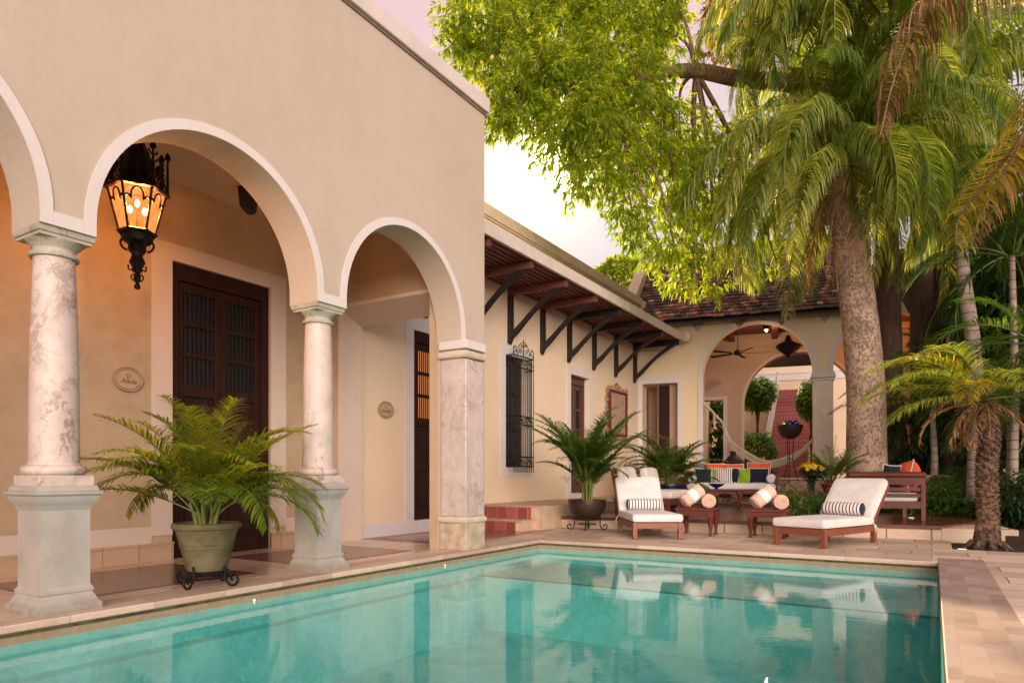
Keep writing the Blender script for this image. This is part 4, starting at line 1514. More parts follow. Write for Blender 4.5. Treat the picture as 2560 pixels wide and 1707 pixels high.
make_chair('low lounge chair with ecru cushions directly behind the planter-side lounger', px(1552, 1250, 14.5), px(1690, 1250, 13.9), .80)
make_chair('low lounge chair with ecru cushions nearer the navy potted palm', px(1608, 1250, 15.5), px(1730, 1250, 14.9), .80)

# ------------------------------------------------------------------ bench seen from behind
pa, pb = px(2122, 1200, 11.95), px(2314, 1200, 11.75)
bv = pb - pa; bv.z = 0
BW = bv.length
brz = math.atan2(bv.y, bv.x)
bc = (pa + pb) / 2
be = thing('slatted_bench', 'mahogany bench with rolled top rail and slatted back turned to the pool', 'bench', (bc.x, bc.y, DZ), brz)
h = BW / 2
m = MB()
m.tube([(-h, .02, .80), (h, .02, .80)], .052, 12)
m.box(-h, h, .005, .04, .63, .765)
for z in (.52, .415):
    m.box(-h + .07, h - .07, .01, .035, z, z + .06)
m.box(-h + .07, h - .07, .0, .045, .22, .34)
m.build('slatted_back', m_mahog, be, smooth=35)
for sx in (-1, 1):
    for y in (0, .80):
        m = MB()
        m.box(sx * (h - .035) - .038, sx * (h - .035) + .038, y - .005, y + .065, 0, .63 if y == 0 else .30)
        m.build('leg', m_mahogz, be, bevel=.006)
    m = MB()
    a_ = catmull([(sx * (h - .03), .04, .74), (sx * (h - .0), .3, .70), (sx * (h + .02), .6, .60), (sx * (h + .03), .86, .50)], 5)
    m.tube(a_, .04, 10)
    m.box(sx * (h - .03) - .025, sx * (h - .03) + .025, .05, .82, .25, .34)
    m.box(sx * (h - .03) - .02, sx * (h - .03) + .02, .80, .85, .3, .5)
    m.build('arm', m_mahogz, be, smooth=40)
m = MB()
cushion(m, (0, .44, .41), (BW - .16, .74, .15), .045, .012, 12)
weld(m.build('seat_cushion', m_cush, be))
BM = WM[be]
def bench_cushion(label, mat, x, w, hgt, yaw, y=.30, th=.2):
    p = BM @ Vector((x, y, .49))
    t = thing('scatter_cushion', label, 'cushion', p, brz + R(yaw), 'cushions on the slatted bench')
    m = MB()
    m.m = rotx(R(12)) @ Matrix.Rotation(R(4), 4, 'Y')
    pillow(m, w, hgt, th)
    weld(m.build('cover', mat, t))
    m = MB()
    m.m = rotx(R(12)) @ Matrix.Rotation(R(4), 4, 'Y')
    pillow_edge(m, w, hgt, .010)
    m.build('fringe', m_piping, t, smooth=60)
bench_cushion('navy cushion with white fringe peeking over the bench back', m_navy, .10, .36, .50, 20)
bench_cushion('lime green cushion edge peeking out beside the navy one on the bench', m_green, .02, .30, .42, -10, .42)
bench_cushion('orange cushion standing highest above the bench back', m_orange, .42, .52, .58, 78, .40, .38)

# ------------------------------------------------------------------ pavilion contents
fb = px(1975, 1075, 18.4)
f0 = thing('fire_bowl_stand', 'dark metal bowl of blue and gold glass balls on a tall thin tripod', 'bowl stand', (fb.x, fb.y, .95), 0)
m = MB()
m.lathe([(.03, 1.04), (.17, 1.08), (.27, 1.19), (.32, 1.33), (.335, 1.42), (.32, 1.42), (.30, 1.33), (.24, 1.21), (.02, 1.12)], 28)
m.build('bowl', m_copperpot, f0, smooth=50)
m = MB()
for k in range(3):
    a = .5 + 2 * PI * k / 3
    m.tube([(.10 * math.cos(a), .10 * math.sin(a), 1.08), (.07 * math.cos(a), .07 * math.sin(a), .5), (.18 * math.cos(a), .18 * math.sin(a), 0.0)], .012, 6)
m.tube([(.075 * math.cos(.5 + 2 * PI * k / 3), .075 * math.sin(.5 + 2 * PI * k / 3), .52) for k in range(4)], .008, 5)
m.build('tripod', m_iron, f0, smooth=50)
rng = random.Random(5)
def balls(c, n, r0, spread, z, where):
    for i in range(n):
        a = 2 * PI * i / n + .3
        q = spread if i else 0
        b = thing('glass_ball', ('gold' if i % 3 == 1 else 'cobalt blue') + ' mirrored glass ball in ' + where, 'glass ball', (c[0] + q * math.cos(a), c[1] + q * math.sin(a), z), 0, ('gold' if i % 3 == 1 else 'blue') + ' glass balls in ' + where)
        m = MB()
        m.sphere((0, 0, 0), r0, 18, 12)
        m.build('ball', m_goldball if i % 3 == 1 else m_blueball, b, smooth=80)
balls(fb, 7, .095, .185, 2.40, 'the tall tripod bowl')
lb = px(1908, 1160, 18.9)
f1 = thing('low_ball_dish', 'low dark dish of glass balls on the terrace behind the sofa', 'dish', (lb.x, lb.y, .945), 0)
m = MB()
m.lathe([(.10, 0), (.22, .05), (.30, .20), (.285, .20), (.20, .07), (.02, .04)], 24)
m.build('dish', m_copperpot, f1, smooth=50)
balls(lb, 5, .10, .15, 1.20, 'the low dish behind the sofa')

# urn
ur = px(1833, 1170, 22.0)
u0 = thing('clay_urn', 'round black clay urn with narrow neck inside the pavilion', 'urn', (ur.x, ur.y, .95), 0)
m = MB()
m.lathe([(.12, 0), (.24, .08), (.35, .26), (.37, .40), (.31, .56), (.18, .67), (.095, .72), (.085, .79), (.14, .85), (.13, .85), (.07, .80)], 28)
m.build('urn', m_blackpot, u0, smooth=60)

# hammock slung across the arch
ha = pvp(A1[0] + .01, .25, 3.22)
hb = pvp(A1[1] - .01, .25, 2.05)
hm = thing('hammock', 'pale woven cotton hammock slung across the big arch', 'hammock', ha, 0)
low = pvp(3.75, .1, 1.36)
def hpath(off):
    q = [ha + Vector((0, 0, off * .05)), ha.lerp(low, .30) + Vector((0, 0, -.06)), pvp(2.75, .15, 1.98 + off * .10), pvp(3.3, .1, 1.56 + off * .10), low + Vector((0, 0, off * .10)), pvp(4.25, .12, 1.46 + off * .10), pvp(4.65, .2, 1.68 + off * .07), hb + Vector((0, 0, off * .03))]
    return catmull(q, 6)
m = MB()
for i in range(9):
    off = -1 + 2 * i / 8
    pth = hpath(off)
    pth = [p + Vector((.0, (math.sin(i * 1.7) * .05), 0)) for p in pth]
    m.tube(pth, .017, 5)
m.build('netting', m_tape, hm, smooth=60, world=True)
m = MB()
m.tube([ha, ha.lerp(low, .30)], .018, 6)
m.tube([ha.lerp(low, .16), ha.lerp(low, .16) + Vector((.02, 0, -.45))], .03, 6)
m.build('end_rope', m_rope, hm, smooth=60, world=True)

# ceiling fan and lamp
fp = px(1845, 876, 22.0)
fn = thing('ceiling_fan', 'dark wooden ceiling fan hanging from the pavilion beams', 'ceiling fan', (fp.x, fp.y, 4.95), 0)
m = MB()
m.lathe([(.02, -.06), (.10, -.05), (.13, .0), (.12, .08), (.04, .13), (.018, .14), (.018, .85), (.06, .86), (.07, .95), (.07, 1.05)], 18)
m.build('motor', m_darkwood, fn, smooth=40)
for k in range(5):
    m = MB()
    m.m = Matrix.Rotation(2 * PI * k / 5 + .35, 4, 'Z') @ Matrix.Rotation(R(11), 4, 'X')
    m.box(.12, .24, -.02, .02, .0, .012)
    m.prism([(.22, -.06), (.95, -.085), (1.0, 0), (.95, .085), (.22, .06)], .0, .014, 'z')
    m.build('blade', m_darkwood, fn)
lp = px(1916, 838, 21.6)
pl = thing('ceiling_lamp', 'lit warm ceiling lamp under the pavilion beams', 'lamp', (lp.x, lp.y, 5.50), 0)
m = MB()
m.lathe([(.06, .50), (.07, .34), (.10, .30), (.10, .14), (.085, .14)], 16)
m.build('lamp_can', m_bronze, pl, smooth=40)
m = MB()
m.sphere((0, 0, .11), .042, 14, 10)
m.build('bulb', emit('warm_bulb', (1.0, .62, .28), 22.0), pl, smooth=80)
# unlit round floodlight at the end of the awning
fl = px(1716, 842, 20.4)
q = thing('flood_lamp', 'small unlit round lamp fixed where the awning meets the pavilion', 'lamp', (fl.x, fl.y, fl.z), 0)
m = MB()
m.lathe([(.05, -.06), (.13, -.05), (.15, .02), (.12, .12), (.05, .20), (.04, .5)], 18, axis='y')
m.build('lamp_head', m_white_wood, q, smooth=50)
# black hood seen in the courtyard archway
hp = px(1970, 870, 23.6)
q = thing('dark_lantern', 'dark pointed lantern hanging in the rear arch above the stairs', 'lantern', (hp.x, hp.y, hp.z - .35), 0)
m = MB()
m.lathe([(.02, 0), (.05, .04), (.06, .10), (.16, .16), (.30, .28), (.42, .42), (.40, .46), (.12, .6), (.04, .8)], 8)
m.build('lantern_body', m_bronze, q)

# ------------------------------------------------------------------ carved frame on the house wall
cf = thing('carved_frame', 'pale carved ornamental frame with a faded picture on the house wall', 'picture frame', (XB, 18.42, 2.8), 0)
m = MB()
yc0, yc1, zc0, zc1 = 17.84, 19.0, 2.22, 3.40
m.box(XB + .002, XB + .05, yc0, yc1, zc0, zc1)
m.build('picture', m_picture, cf, world=True)
m = MB()
for (a, b, c, d) in ((yc0, yc1, zc1, zc1 + .05), (yc0, yc1, zc0 - .05, zc0), (yc0 - .05, yc0, zc0 - .05, zc1 + .05), (yc1, yc1 + .05, zc0 - .05, zc1 + .05)):
    m.box(XB + .002, XB + .11, a, b, c, d)
m.build('inner_frame', m_mahogz, cf, world=True)
m = MB()
rng = random.Random(9)
LW = lambda s, t, z: (XB + .03 + t, s, z)
for i in range(26):
    f = i / 26
    per = [(yc0 - .12, zc0 - .1), (yc1 + .12, zc0 - .1), (yc1 + .12, zc1 + .1), (yc0 - .12, zc1 + .1)]
    k = int(f * 4)
    s_ = f * 4 - k
    a, b = per[k], per[(k + 1) % 4]
    y, z = a[0] + (b[0] - a[0]) * s_, a[1] + (b[1] - a[1]) * s_
    scroll(m, LW, y, z, rng.uniform(.09, .14), 1.2, .024, 0, 1 if i % 2 else -1, rng.uniform(0, 6))
for i in range(5):
    scroll(m, LW, (yc0 + yc1) / 2 + (i - 2) * .1, zc1 + .18 - abs(i - 2) * .04, .11, 1.2, .026, 0, 1 if i < 2 else -1, i)
m.build('carving', m_frame, cf, smooth=50, world=True)

# ------------------------------------------------------------------ plaques
def plaque(label, y, z, ry, rz_, word):
    t = thing('name_plaque', label, 'plaque', (XB + .0, y, z), 0, 'oval relief name plaques')
    m_pl = m_gallery
    m = MB()
    def oval(a, b, x0, x1, n=40):
        vs = [(x0, a * math.cos(2 * PI * i / n), b * math.sin(2 * PI * i / n)) for i in range(n)] + [(x1, a * .985 * math.cos(2 * PI * i / n), b * .985 * math.sin(2 * PI * i / n)) for i in range(n)]
        m.add(vs, [tuple(range(n, 2 * n))] + [(i, (i + 1) % n, n + (i + 1) % n, n + i) for i in range(n)])
    oval(ry, rz_, .0, .016)
    m.build('plate', m_gallery, t)
    m = MB()
    for k, r_ in ((1.0, .010), (.82, .007)):
        m.tube([(.017, ry * k * math.cos(2 * PI * i / 40), rz_ * k * math.sin(2 * PI * i / 40)) for i in range(41)], r_, 6, cap=False)
    m.build('rim', plain('plaque_relief', (0.40, 0.27, 0.15), 0.8, 0.15, 8), t, smooth=60)
    cu = bpy.data.curves.new('lettering', 'FONT')
    cu.body = word
    cu.size = rz_ * .62
    cu.shear = .35
    cu.extrude = .004
    cu.align_x = 'CENTER'
    cu.align_y = 'CENTER'
    cu.materials.append(plain('engraved_paint', (0.24, 0.15, 0.085), 0.8))
    tmp = bpy.data.objects.new('lettering', cu)
    COL.objects.link(tmp)
    me = bpy.data.meshes.new_from_object(tmp.evaluated_get(bpy.context.evaluated_depsgraph_get()))
    bpy.data.objects.remove(tmp)
    o = bpy.data.objects.new('lettering', me)
    COL.objects.link(o)
    o.parent = t
    o.location = (.018, 0, -rz_ * .15)
    o.rotation_euler = (R(90), 0, R(90))
    m = MB()
    for (a, b) in ((-.03, .03),):
        for (y0, y1, z0, z1) in ((-.028, .028, .055, .063), (-.024, -.016, .02, .055), (.016, .024, .02, .055), (-.024, .024, .02, .027), (-.008, .008, .068, .08)):
            m.box(.017, .021, y0, y1, z0, z1)
    m.build('crest', plain('crest_paint', (0.36, 0.23, 0.14), 0.8), t)
plaque('oval relief plaque with a dark script name beside the tall gallery door', 4.325, 2.10, .165, .135, 'Alicia')
plaque('smaller-looking oval relief plaque in the lobby beside the glowing door', 8.63, 2.11, .185, .135, 'Amalia')

# ------------------------------------------------------------------ lantern in the gallery
LX, LY, LZ = -6.75, 3.84, 2.86
la = thing('hanging_lantern', 'ornate bronze hanging lantern glowing with three bulbs in the left arch', 'lantern', (LX, LY, LZ), -TH * 0 + math.atan2(LX, -LY) * 0)
A0 = math.atan2(-LY, -LX)
def hexpt(r, z, k, off=.5):
    a = A0 + (k + off) * PI / 3
    r = r * .86
    return (r * math.cos(a), r * math.sin(a), z)
m = MB()
m.lathe([(.012, .0), (.026, .01), (.03, .035), (.018, .05), (.018, .12), (.034, .14), (.024, .16), (.05, .22), (.075, .27), (.05, .33), (.06, .37), (.085, .40), (.075, .43), (.10, .455), (.13, .47), (.135, .50), (.14, .56)], 12)
for k in range(6):
    c = [hexpt(.03, .08, k), hexpt(.055, .10, k), hexpt(.062, .13, k), hexpt(.04, .15, k)]
    m.tube(catmull(c, 4), .007, 5)
    c = [hexpt(.10, .38, k), hexpt(.145, .40, k), hexpt(.17, .45, k), hexpt(.15, .50, k), hexpt(.18, .55, k)]
    m.tube(catmull(c, 4), .012, 5)
    c = [hexpt(.045, .20, k), hexpt(.085, .19, k), hexpt(.09, .24, k)]
    m.tube(catmull(c, 4), .008, 5)
m.build('finial', m_bronze, la, smooth=40)
def hexring(mb, r0, z0, r1, z1, th=.012):
    vs = [hexpt(r0, z0, k) for k in range(6)] + [hexpt(r1, z1, k) for k in range(6)]
    vs += [hexpt(r0 - th, z0, k) for k in range(6)] + [hexpt(r1 - th, z1, k) for k in range(6)]
    fs = []
    for i in range(6):
        j = (i + 1) % 6
        fs += [(i, j, 6 + j, 6 + i), (12 + i, 18 + i, 18 + j, 12 + j), (i, 12 + i, 12 + j, j), (6 + i, 6 + j, 18 + j, 18 + i)]
    mb.add(vs, fs)
m = MB()
hexring(m, .20, .545, .215, .565, .05)
hexring(m, .215, .565, .19, .58, .04)
for k in range(6):
    m.tube([hexpt(.185, .575, k), hexpt(.30, .985, k)], .013, 5)
    # cusped tracery in every pane
    p0, p1 = Vector(hexpt(.272, .90, k)), Vector(hexpt(.272, .90, k + 1))
    q0, q1 = Vector(hexpt(.262, .855, k)), Vector(hexpt(.262, .855, k + 1))
    def on(s, z):
        a, b = Vector(hexpt(.19 + (z - .58) * .276, z, k)), Vector(hexpt(.19 + (z - .58) * .276, z, k + 1))
        return a.lerp(b, s)
    pts = [on(0.0, .83)] + [on(.0 + .27 * (i / 6), .83 + .04 * math.sin(PI * i / 6)) for i in range(1, 7)]
    pts += [on(.5 - .23 * math.cos(PI * i / 10 * 1.0), .862 + .085 * math.sin(PI * i / 10)) for i in range(0, 11)]
    pts += [on(.73 + .27 * (i / 6), .83 + .04 * math.sin(PI * i / 6)) for i in range(0, 7)]
    m.tube(pts, .0095, 5)
m.build('cage', m_bronze, la, smooth=40)
def lampglass():
    t = NT('amber_seeded_glass')
    n = t.noise(t.obj(), 14, 5, 0.65)
    tr = t.n('BsdfTransparent', None, Color=t.ramp(n, [(0.3, (1, .62, .30)), (0.7, (1, .86, .6))])).outputs[0]
    em = t.n('Emission', None, Color=t.ramp(n, [(0.3, (.9, .20, .03)), (0.7, (1, .46, .14))]), Strength=1.25).outputs[0]
    return t.done(t.n('MixShader', None, _0=.42, _1=tr, _2=em).outputs[0])
m = MB()
vs = [hexpt(.186, .58, k) for k in range(6)] + [hexpt(.296, .98, k) for k in range(6)]
m.add(vs, [(i, (i + 1) % 6, 6 + (i + 1) % 6, 6 + i) for i in range(6)])
m.build('glass', lampglass(), la)
for k in range(3):
    a = 2 * PI * k / 3 + A0
    c = (.075 * math.cos(a), .075 * math.sin(a), .80 + .03 * (k == 0))
    m = MB()
    m.sphere(c, (.022, .022, .036), 12, 8)
    m.build('bulb', emit('lantern_bulb', (1.0, .72, .40), 40.0), la, smooth=80)
m = MB()
m.tube([(0, 0, .5), (0, 0, .74)], .012, 6)
for k in range(3):
    a = 2 * PI * k / 3 + A0
    m.tube(catmull([(0, 0, .62), (.05 * math.cos(a), .05 * math.sin(a), .60), (.075 * math.cos(a), .075 * math.sin(a), .66), (.075 * math.cos(a), .075 * math.sin(a), .76)], 4), .009, 5)
m.build('candle_arm', m_bronze, la, smooth=50)
m = MB()
hexring(m, .345, .965, .335, 1.0, .07)
vs = [hexpt(.335, 1.0, k) for k in range(6)] + [hexpt(.20, 1.075, k) for k in range(6)] + [hexpt(.12, 1.36, k) for k in range(6)] + [hexpt(.135, 1.37, k) for k in range(6)] + [hexpt(.10, 1.42, k) for k in range(6)] + [hexpt(.012, 1.60, k) for k in range(6)]
fs = []
for j in range(5):
    for i in range(6):
        k = (i + 1) % 6
        fs.append((j * 6 + i, j * 6 + k, j * 6 + 6 + k, j * 6 + 6 + i))
m.add(vs, fs)
m.build('roof', m_bronze, la)
m = MB()
for k in range(6):
    # openwork gable over each side and a leafy pinnacle on each corner
    for off, hh in ((.5, .32), (1.0, .24)):
        b = Vector(hexpt(.315 if off == .5 else .285, 1.01, k, off))
        m.tube([b, b + Vector((0, 0, hh))], [.016, .010], 5)
        for i in range(4):
            z = .06 + i * hh * .22
            for sg in (-1, 1):
                tn = Vector((-b.y, b.x, 0)).normalized() * sg
                m.tube(catmull([b + Vector((0, 0, z)), b + tn * .035 + Vector((0, 0, z + .015)), b + tn * .045 + Vector((0, 0, z + .045))], 3), [.010] * 6 + [.004], 4)
        m.lathe([(.004, hh), (.028, hh + .02), (.03, hh + .045), (.006, hh + .09)], 8, b)
    p, q_ = Vector(hexpt(.305, 1.01, k)), Vector(hexpt(.305, 1.01, k + 1))
    mid = (p + q_) / 2
    for a_, b_ in ((p, mid + Vector((0, 0, .22))), (q_, mid + Vector((0, 0, .22)))):
        m.tube([a_, b_], .009, 4)
m.build('crown_spikes', m_bronze, la, smooth=40)
m = MB()
m.tube([(0, 0, 1.58), (0, 0, 1.69)], .012, 6)
m.build('chain', m_bronze, la)

sp = thing('wall_speaker', 'small black loudspeaker under the gallery ceiling', 'speaker', (-7.2, 5.48, 4.40), R(35))
m = MB()
m.prism([(-.10, .15), (.10, .15), (.075, -.10), (.03, -.14), (-.03, -.14), (-.075, -.10)], -.10, .10, 'y')
m.build('cabinet', m_black, sp, bevel=.01)
m = MB()
m.box(-.07, .07, .10, .112, -.08, .12)
m.box(-.02, .02, -.02, .02, .15, .16)
m.build('speaker_mesh', m_lattice, sp)

# ------------------------------------------------------------------ lights set in walls and ground
m_spot = emit('small_lamp_lens', (1.0, .78, .46), 1.6)
def ground_light(label, p, r=.05, cat='light', name='ground_light', wall=False):
    t = thing(name, label, cat, p, 0, 'small recessed lights')
    m = MB()
    ax = 'x' if wall else 'z'
    m.lathe([(r, -.03), (r + .012, .0), (r + .012, .006), (r, .010)], 18, axis=ax)
    m.build('rim', m_steel, t, smooth=40)
    m = MB()
    m.lathe([(.004, .0105), (r * .9, .0105), (r * .9, .013), (.004, .014)], 18, axis=ax)
    m.build('lens', m_spot, t)
    return t
ground_light('small pool light on the left pool wall nearest the potted palm', (PX0 + .003, 4.05, -.122), .013, 'pool light', 'pool_light', True)
ground_light('small pool light on the left pool wall near the square pillar', (PX0 + .003, 6.90, -.122), .013, 'pool light', 'pool_light', True)
ground_light('ground uplight in the soil beside the ringed palm trunk', (.36, 11.45, -.03), .06)
ground_light('ground uplight among plants behind the stone kerb by the thin palm', (.75, 13.6, .105), .05)
ground_light('ground uplight glowing through leaves behind the slatted bench', (-.33, 14.6, .225), .05)
# ------------------------------------------------------------------ foliage
m_areca = leaf('areca_leaf', (0.04, 0.085, 0.010), (0.125, 0.165, 0.018), (0.42, 0.37, 0.045), .38, .4)
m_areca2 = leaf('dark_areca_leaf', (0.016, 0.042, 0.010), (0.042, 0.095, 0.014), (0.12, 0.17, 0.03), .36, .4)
m_queen = leaf('queen_palm_leaf', (0.030, 0.065, 0.012), (0.095, 0.155, 0.028), (0.40, 0.40, 0.18), .42, .38, (1.4, 1.12, .45))
m_deadleaf = leaf('dry_palm_leaf', (0.10, 0.052, 0.016), (0.20, 0.115, 0.042), (0.45, 0.33, 0.22), .22, .6, (1.2, .9, .6))
m_yellowfrond = leaf('yellowing_palm_leaf', (0.10, 0.10, 0.010), (0.20, 0.18, 0.015), (0.33, 0.26, 0.03), .45)
m_pygmy = leaf('pygmy_palm_leaf', (0.05, 0.09, 0.018), (0.13, 0.17, 0.03), (0.27, 0.26, 0.05), .42)
m_tree = leaf('tree_leaf', (0.026, 0.062, 0.010), (0.080, 0.135, 0.015), (0.22, 0.24, 0.03), .52, .4, (1.36, 1.14, .36), 4.9)
m_autumn = leaf('turning_leaf', (0.07, 0.055, 0.010), (0.13, 0.09, 0.012), (0.20, 0.14, 0.02), .45, .5, (1.2, 1.0, .5), 2.6)
m_dark = leaf('deep_green_leaf', (0.010, 0.026, 0.007), (0.022, 0.055, 0.012), (0.05, 0.095, 0.02), .35)  # darkest of the green leaf colours
m_topi = leaf('clipped_leaf', (0.02, 0.055, 0.008), (0.045, 0.105, 0.012), (0.09, 0.16, 0.02), .35)
m_rachis = plain('green_stalk', (0.13, 0.15, 0.03), 0.5, 0.3, 5)
m_rachis_dry = plain('dry_stalk', (0.25, 0.17, 0.10), 0.7, 0.3, 5)

m_bright = leaf('lush_palm_leaf', (0.06, 0.11, 0.02), (0.15, 0.21, 0.035), (0.34, 0.34, 0.07), .42, .4)
def bark(name, c, spots=None, ring=0.0, vert=False, rough=0.85, st=0.5):
    t = NT(name)
    g = t.obj((1, 1, 1))
    n = t.noise(t.obj((7, 7, 1.2)) if vert else g, 2.2 if vert else 3.0, 7, 0.65, 0.5)
    cc = t.ramp(n, [(0.3, mul(c, 0.55)), (0.5, c), (0.72, mul(c, 1.3))])
    h = n
    if spots:
        sp = t.noise(t.obj((1, 1, .8)), 19.0, 5, 0.75)
        big = t.noise(g, 1.3, 3)
        k = t.ramp(t.math('MULTIPLY_ADD', big, 0.25, t.math('MULTIPLY', sp, 0.85)), [(0.555, (0, 0, 0)), (0.60, (1, 1, 1))])
        cc = t.mix(t.math('MULTIPLY', k, 0.85), cc, spots)
        h = t.math('SUBTRACT', t.math('MULTIPLY', n, 0.5), t.math('MULTIPLY', k, 0.3))
    if ring > 0:
        z = t.n('SeparateXYZ', None, Vector=g).outputs[2]
        w = t.math('FRACT', t.math('MULTIPLY_ADD', z, ring, t.math('MULTIPLY', t.noise(g, 2.0, 3), 0.5)))
        rr = t.ramp(w, [(0.0, (0, 0, 0)), (0.10, (1, 1, 1)), (0.9, (1, 1, 1)), (1.0, (0, 0, 0))])
        cc = t.mix(rr, mul(c, 0.4), cc)
        h = t.math('MULTIPLY_ADD', rr, 0.5, t.math('MULTIPLY', n, 0.5))
    return t.done(t.pbr(cc, rough, t.bump(h, st, 0.04), 0, 0.25))
m_royal = bark('royal_palm_bark', (0.43, 0.30, 0.22), (0.14, 0.09, 0.062))
m_brownbark = bark('ridged_tree_bark', (0.085, 0.05, 0.035), None, 0, True, .9, .9)
m_thinbark = bark('ringed_palm_bark', (0.36, 0.28, 0.23), None, 5.5)
m_datebark = bark('rough_date_bark', (0.15, 0.09, 0.06), (0.03, 0.02, 0.015), 0, False, .9, .9)
m_limb = bark('pale_limb_bark', (0.28, 0.17, 0.11), (0.11, 0.07, 0.05))

UP = Vector((0, 0, 1))

def leaflets(mb, path, ll, lw, ld, n, rng, start=.12, vtilt=.35, fwd=.55, jit=.15, rnd0=0.0, rnd1=1.0, segs=3, droopvar=.3, taper=.35):
    m_ = len(path)
    cum = [0.0]
    for i in range(1, m_):
        cum.append(cum[-1] + (path[i] - path[i - 1]).length)
    tot = cum[-1]
    j = 0
    for i in range(n):
        s = start + (1 - start) * (i + .5) / n
        tgt = s * tot
        while j < m_ - 2 and cum[j + 1] < tgt:
            j += 1
        f = (tgt - cum[j]) / max(1e-6, cum[j + 1] - cum[j])
        p = path[j].lerp(path[j + 1], f)
        T = (path[j + 1] - path[j]).normalized()
        side = T.cross(UP)
        if side.length < .15:
            side = T.orthogonal()
        side.normalize()
        nup = side.cross(T).normalized()
        sh = (1 - taper) * math.sin(PI * min(1, .18 + s * .78)) + taper * (1 - s * .5)
        for sg in (-1, 1):
            L = ll * sh * rng.uniform(1 - jit, 1 + jit)
            d = (side * sg + T * (fwd + s * .5 + rng.uniform(-.12, .12)) + nup * (vtilt + rng.uniform(-.2, .2))).normalized()
            g = ld * rng.uniform(1 - droopvar, 1 + droopvar)
            q = p.copy()
            w0 = lw * (.55 + .45 * sh)
            vs = []
            dd = d
            for k in range(segs):
                wv = dd.cross(UP)
                if wv.length < .1:
                    wv = side.cross(dd)
                wv = (wv.normalized() * .8 + T * .35 * sg * 0).normalized()
                ww = w0 * (0.75 if k == 0 else (1.0 if k == 1 else .7)) * .5
                vs += [q + wv * ww, q - wv * ww]
                q = q + dd * (L / segs)
                dd = (dd + Vector((0, 0, -g / segs * (1 + .5 * k)))).normalized()
            vs.append(q)
            fs = [(2 * k, 2 * k + 2, 2 * k + 3, 2 * k + 1) for k in range(segs - 1)]
            fs.append((2 * segs - 2, 2 * segs, 2 * segs - 1))
            mb.add(vs, fs, rnd0 + (rnd1 - rnd0) * rng.random())

def frond_path(base, az, elev, L, droop, n=16, pw=1.3, sway=0.0):
    p = Vector(base)
    out = [p.copy()]
    for i in range(n):
        s = (i + .5) / n
        e = elev - droop * s ** pw
        a = az + sway * s
        p = p + Vector((math.cos(e) * math.cos(a), math.cos(e) * math.sin(a), math.sin(e))) * (L / n)
        out.append(p.copy())
    return out

def frond(parent, path, mat, ll, lw, ld, n, rng, rr=.012, rmat=None, name='frond', **kw):
    m = MB()
    leaflets(m, path, ll, lw, ld, n, rng, **kw)
    k = len(path)
    o = m.build(name, mat, parent, world=True)
    m = MB()
    m.tube(path, [rr * (1 - .8 * i / (k - 1)) for i in range(k)], 5)
    m.build('rachis', rmat or m_rachis, o, world=True)
    return o

def areca(parent, hub, seed, nf, Lr, er, dr, ll, lw, mat, canes=0, spread=.06, npair=30, ld=.8, rise=0.0):
    rng = random.Random(seed)
    for i in range(nf):
        az = 2 * PI * (i * .618034) + rng.uniform(-.25, .25)
        f = (i + .5) / nf
        e = R(er[0] + (er[1] - er[0]) * f + rng.uniform(-6, 6))
        L = rng.uniform(*Lr)
        b = Vector(hub) + Vector((math.cos(az) * spread * rng.random(), math.sin(az) * spread * rng.random(), rise * (.15 + .85 * rng.random()) * (1 - f * .5)))
        pth = frond_path(b, az, e, L, R(rng.uniform(*dr)), 16, 1.35, rng.uniform(-.3, .3))
        frond(parent, pth, mat, ll * rng.uniform(.85, 1.1), lw, ld, npair, rng, .009, start=.26, vtilt=.25, rnd0=rng.uniform(0, .35), rnd1=rng.uniform(.55, 1.0))
    if canes:
        for i in range(canes):
            m = MB()
            a = rng.uniform(0, 2 * PI)
            r0 = rng.uniform(.02, .10)
            h = Vector(hub)
            b = Vector((h.x + r0 * math.cos(a), h.y + r0 * math.sin(a), h.z - .02))
            ch = max(.22, rise)
            m.tube([b, b + Vector((math.cos(a) * .03, math.sin(a) * .03, ch * .5)), b + Vector((math.cos(a) * .07, math.sin(a) * .07, ch))], [.022, .018, .010], 7)
            m.build('cane', m_rachis, parent, smooth=60, world=True)

def pot_stand(label, p, r, hgt, cat='plant stand'):
    t = thing('plant_stand', label, cat, p, R(20))
    m = MB()
    m.tube([(r * math.cos(2 * PI * i / 24), r * math.sin(2 * PI * i / 24), hgt) for i in range(25)], .011, 5, cap=False)
    m.tube([(r * .7 * math.cos(2 * PI * i / 24), r * .7 * math.sin(2 * PI * i / 24), hgt * .55) for i in range(25)], .007, 5, cap=False)
    m.build('ring', m_iron, t, smooth=60)
    for k in range(4):
        a = 2 * PI * k / 4
        m = MB()
        pts = [(r, hgt + .06), (r, hgt * .5), (r + .01, .06), (r + .05, .018), (r + .10, .02), (r + .13, .06), (r + .115, .10), (r + .08, .105), (r + .06, .075), (r + .08, .055)]
        m.tube(catmull([(x * math.cos(a), x * math.sin(a), z) for x, z in pts], 4), .0115, 6)
        m.build('scroll_leg', m_iron, t, smooth=60)
    return t

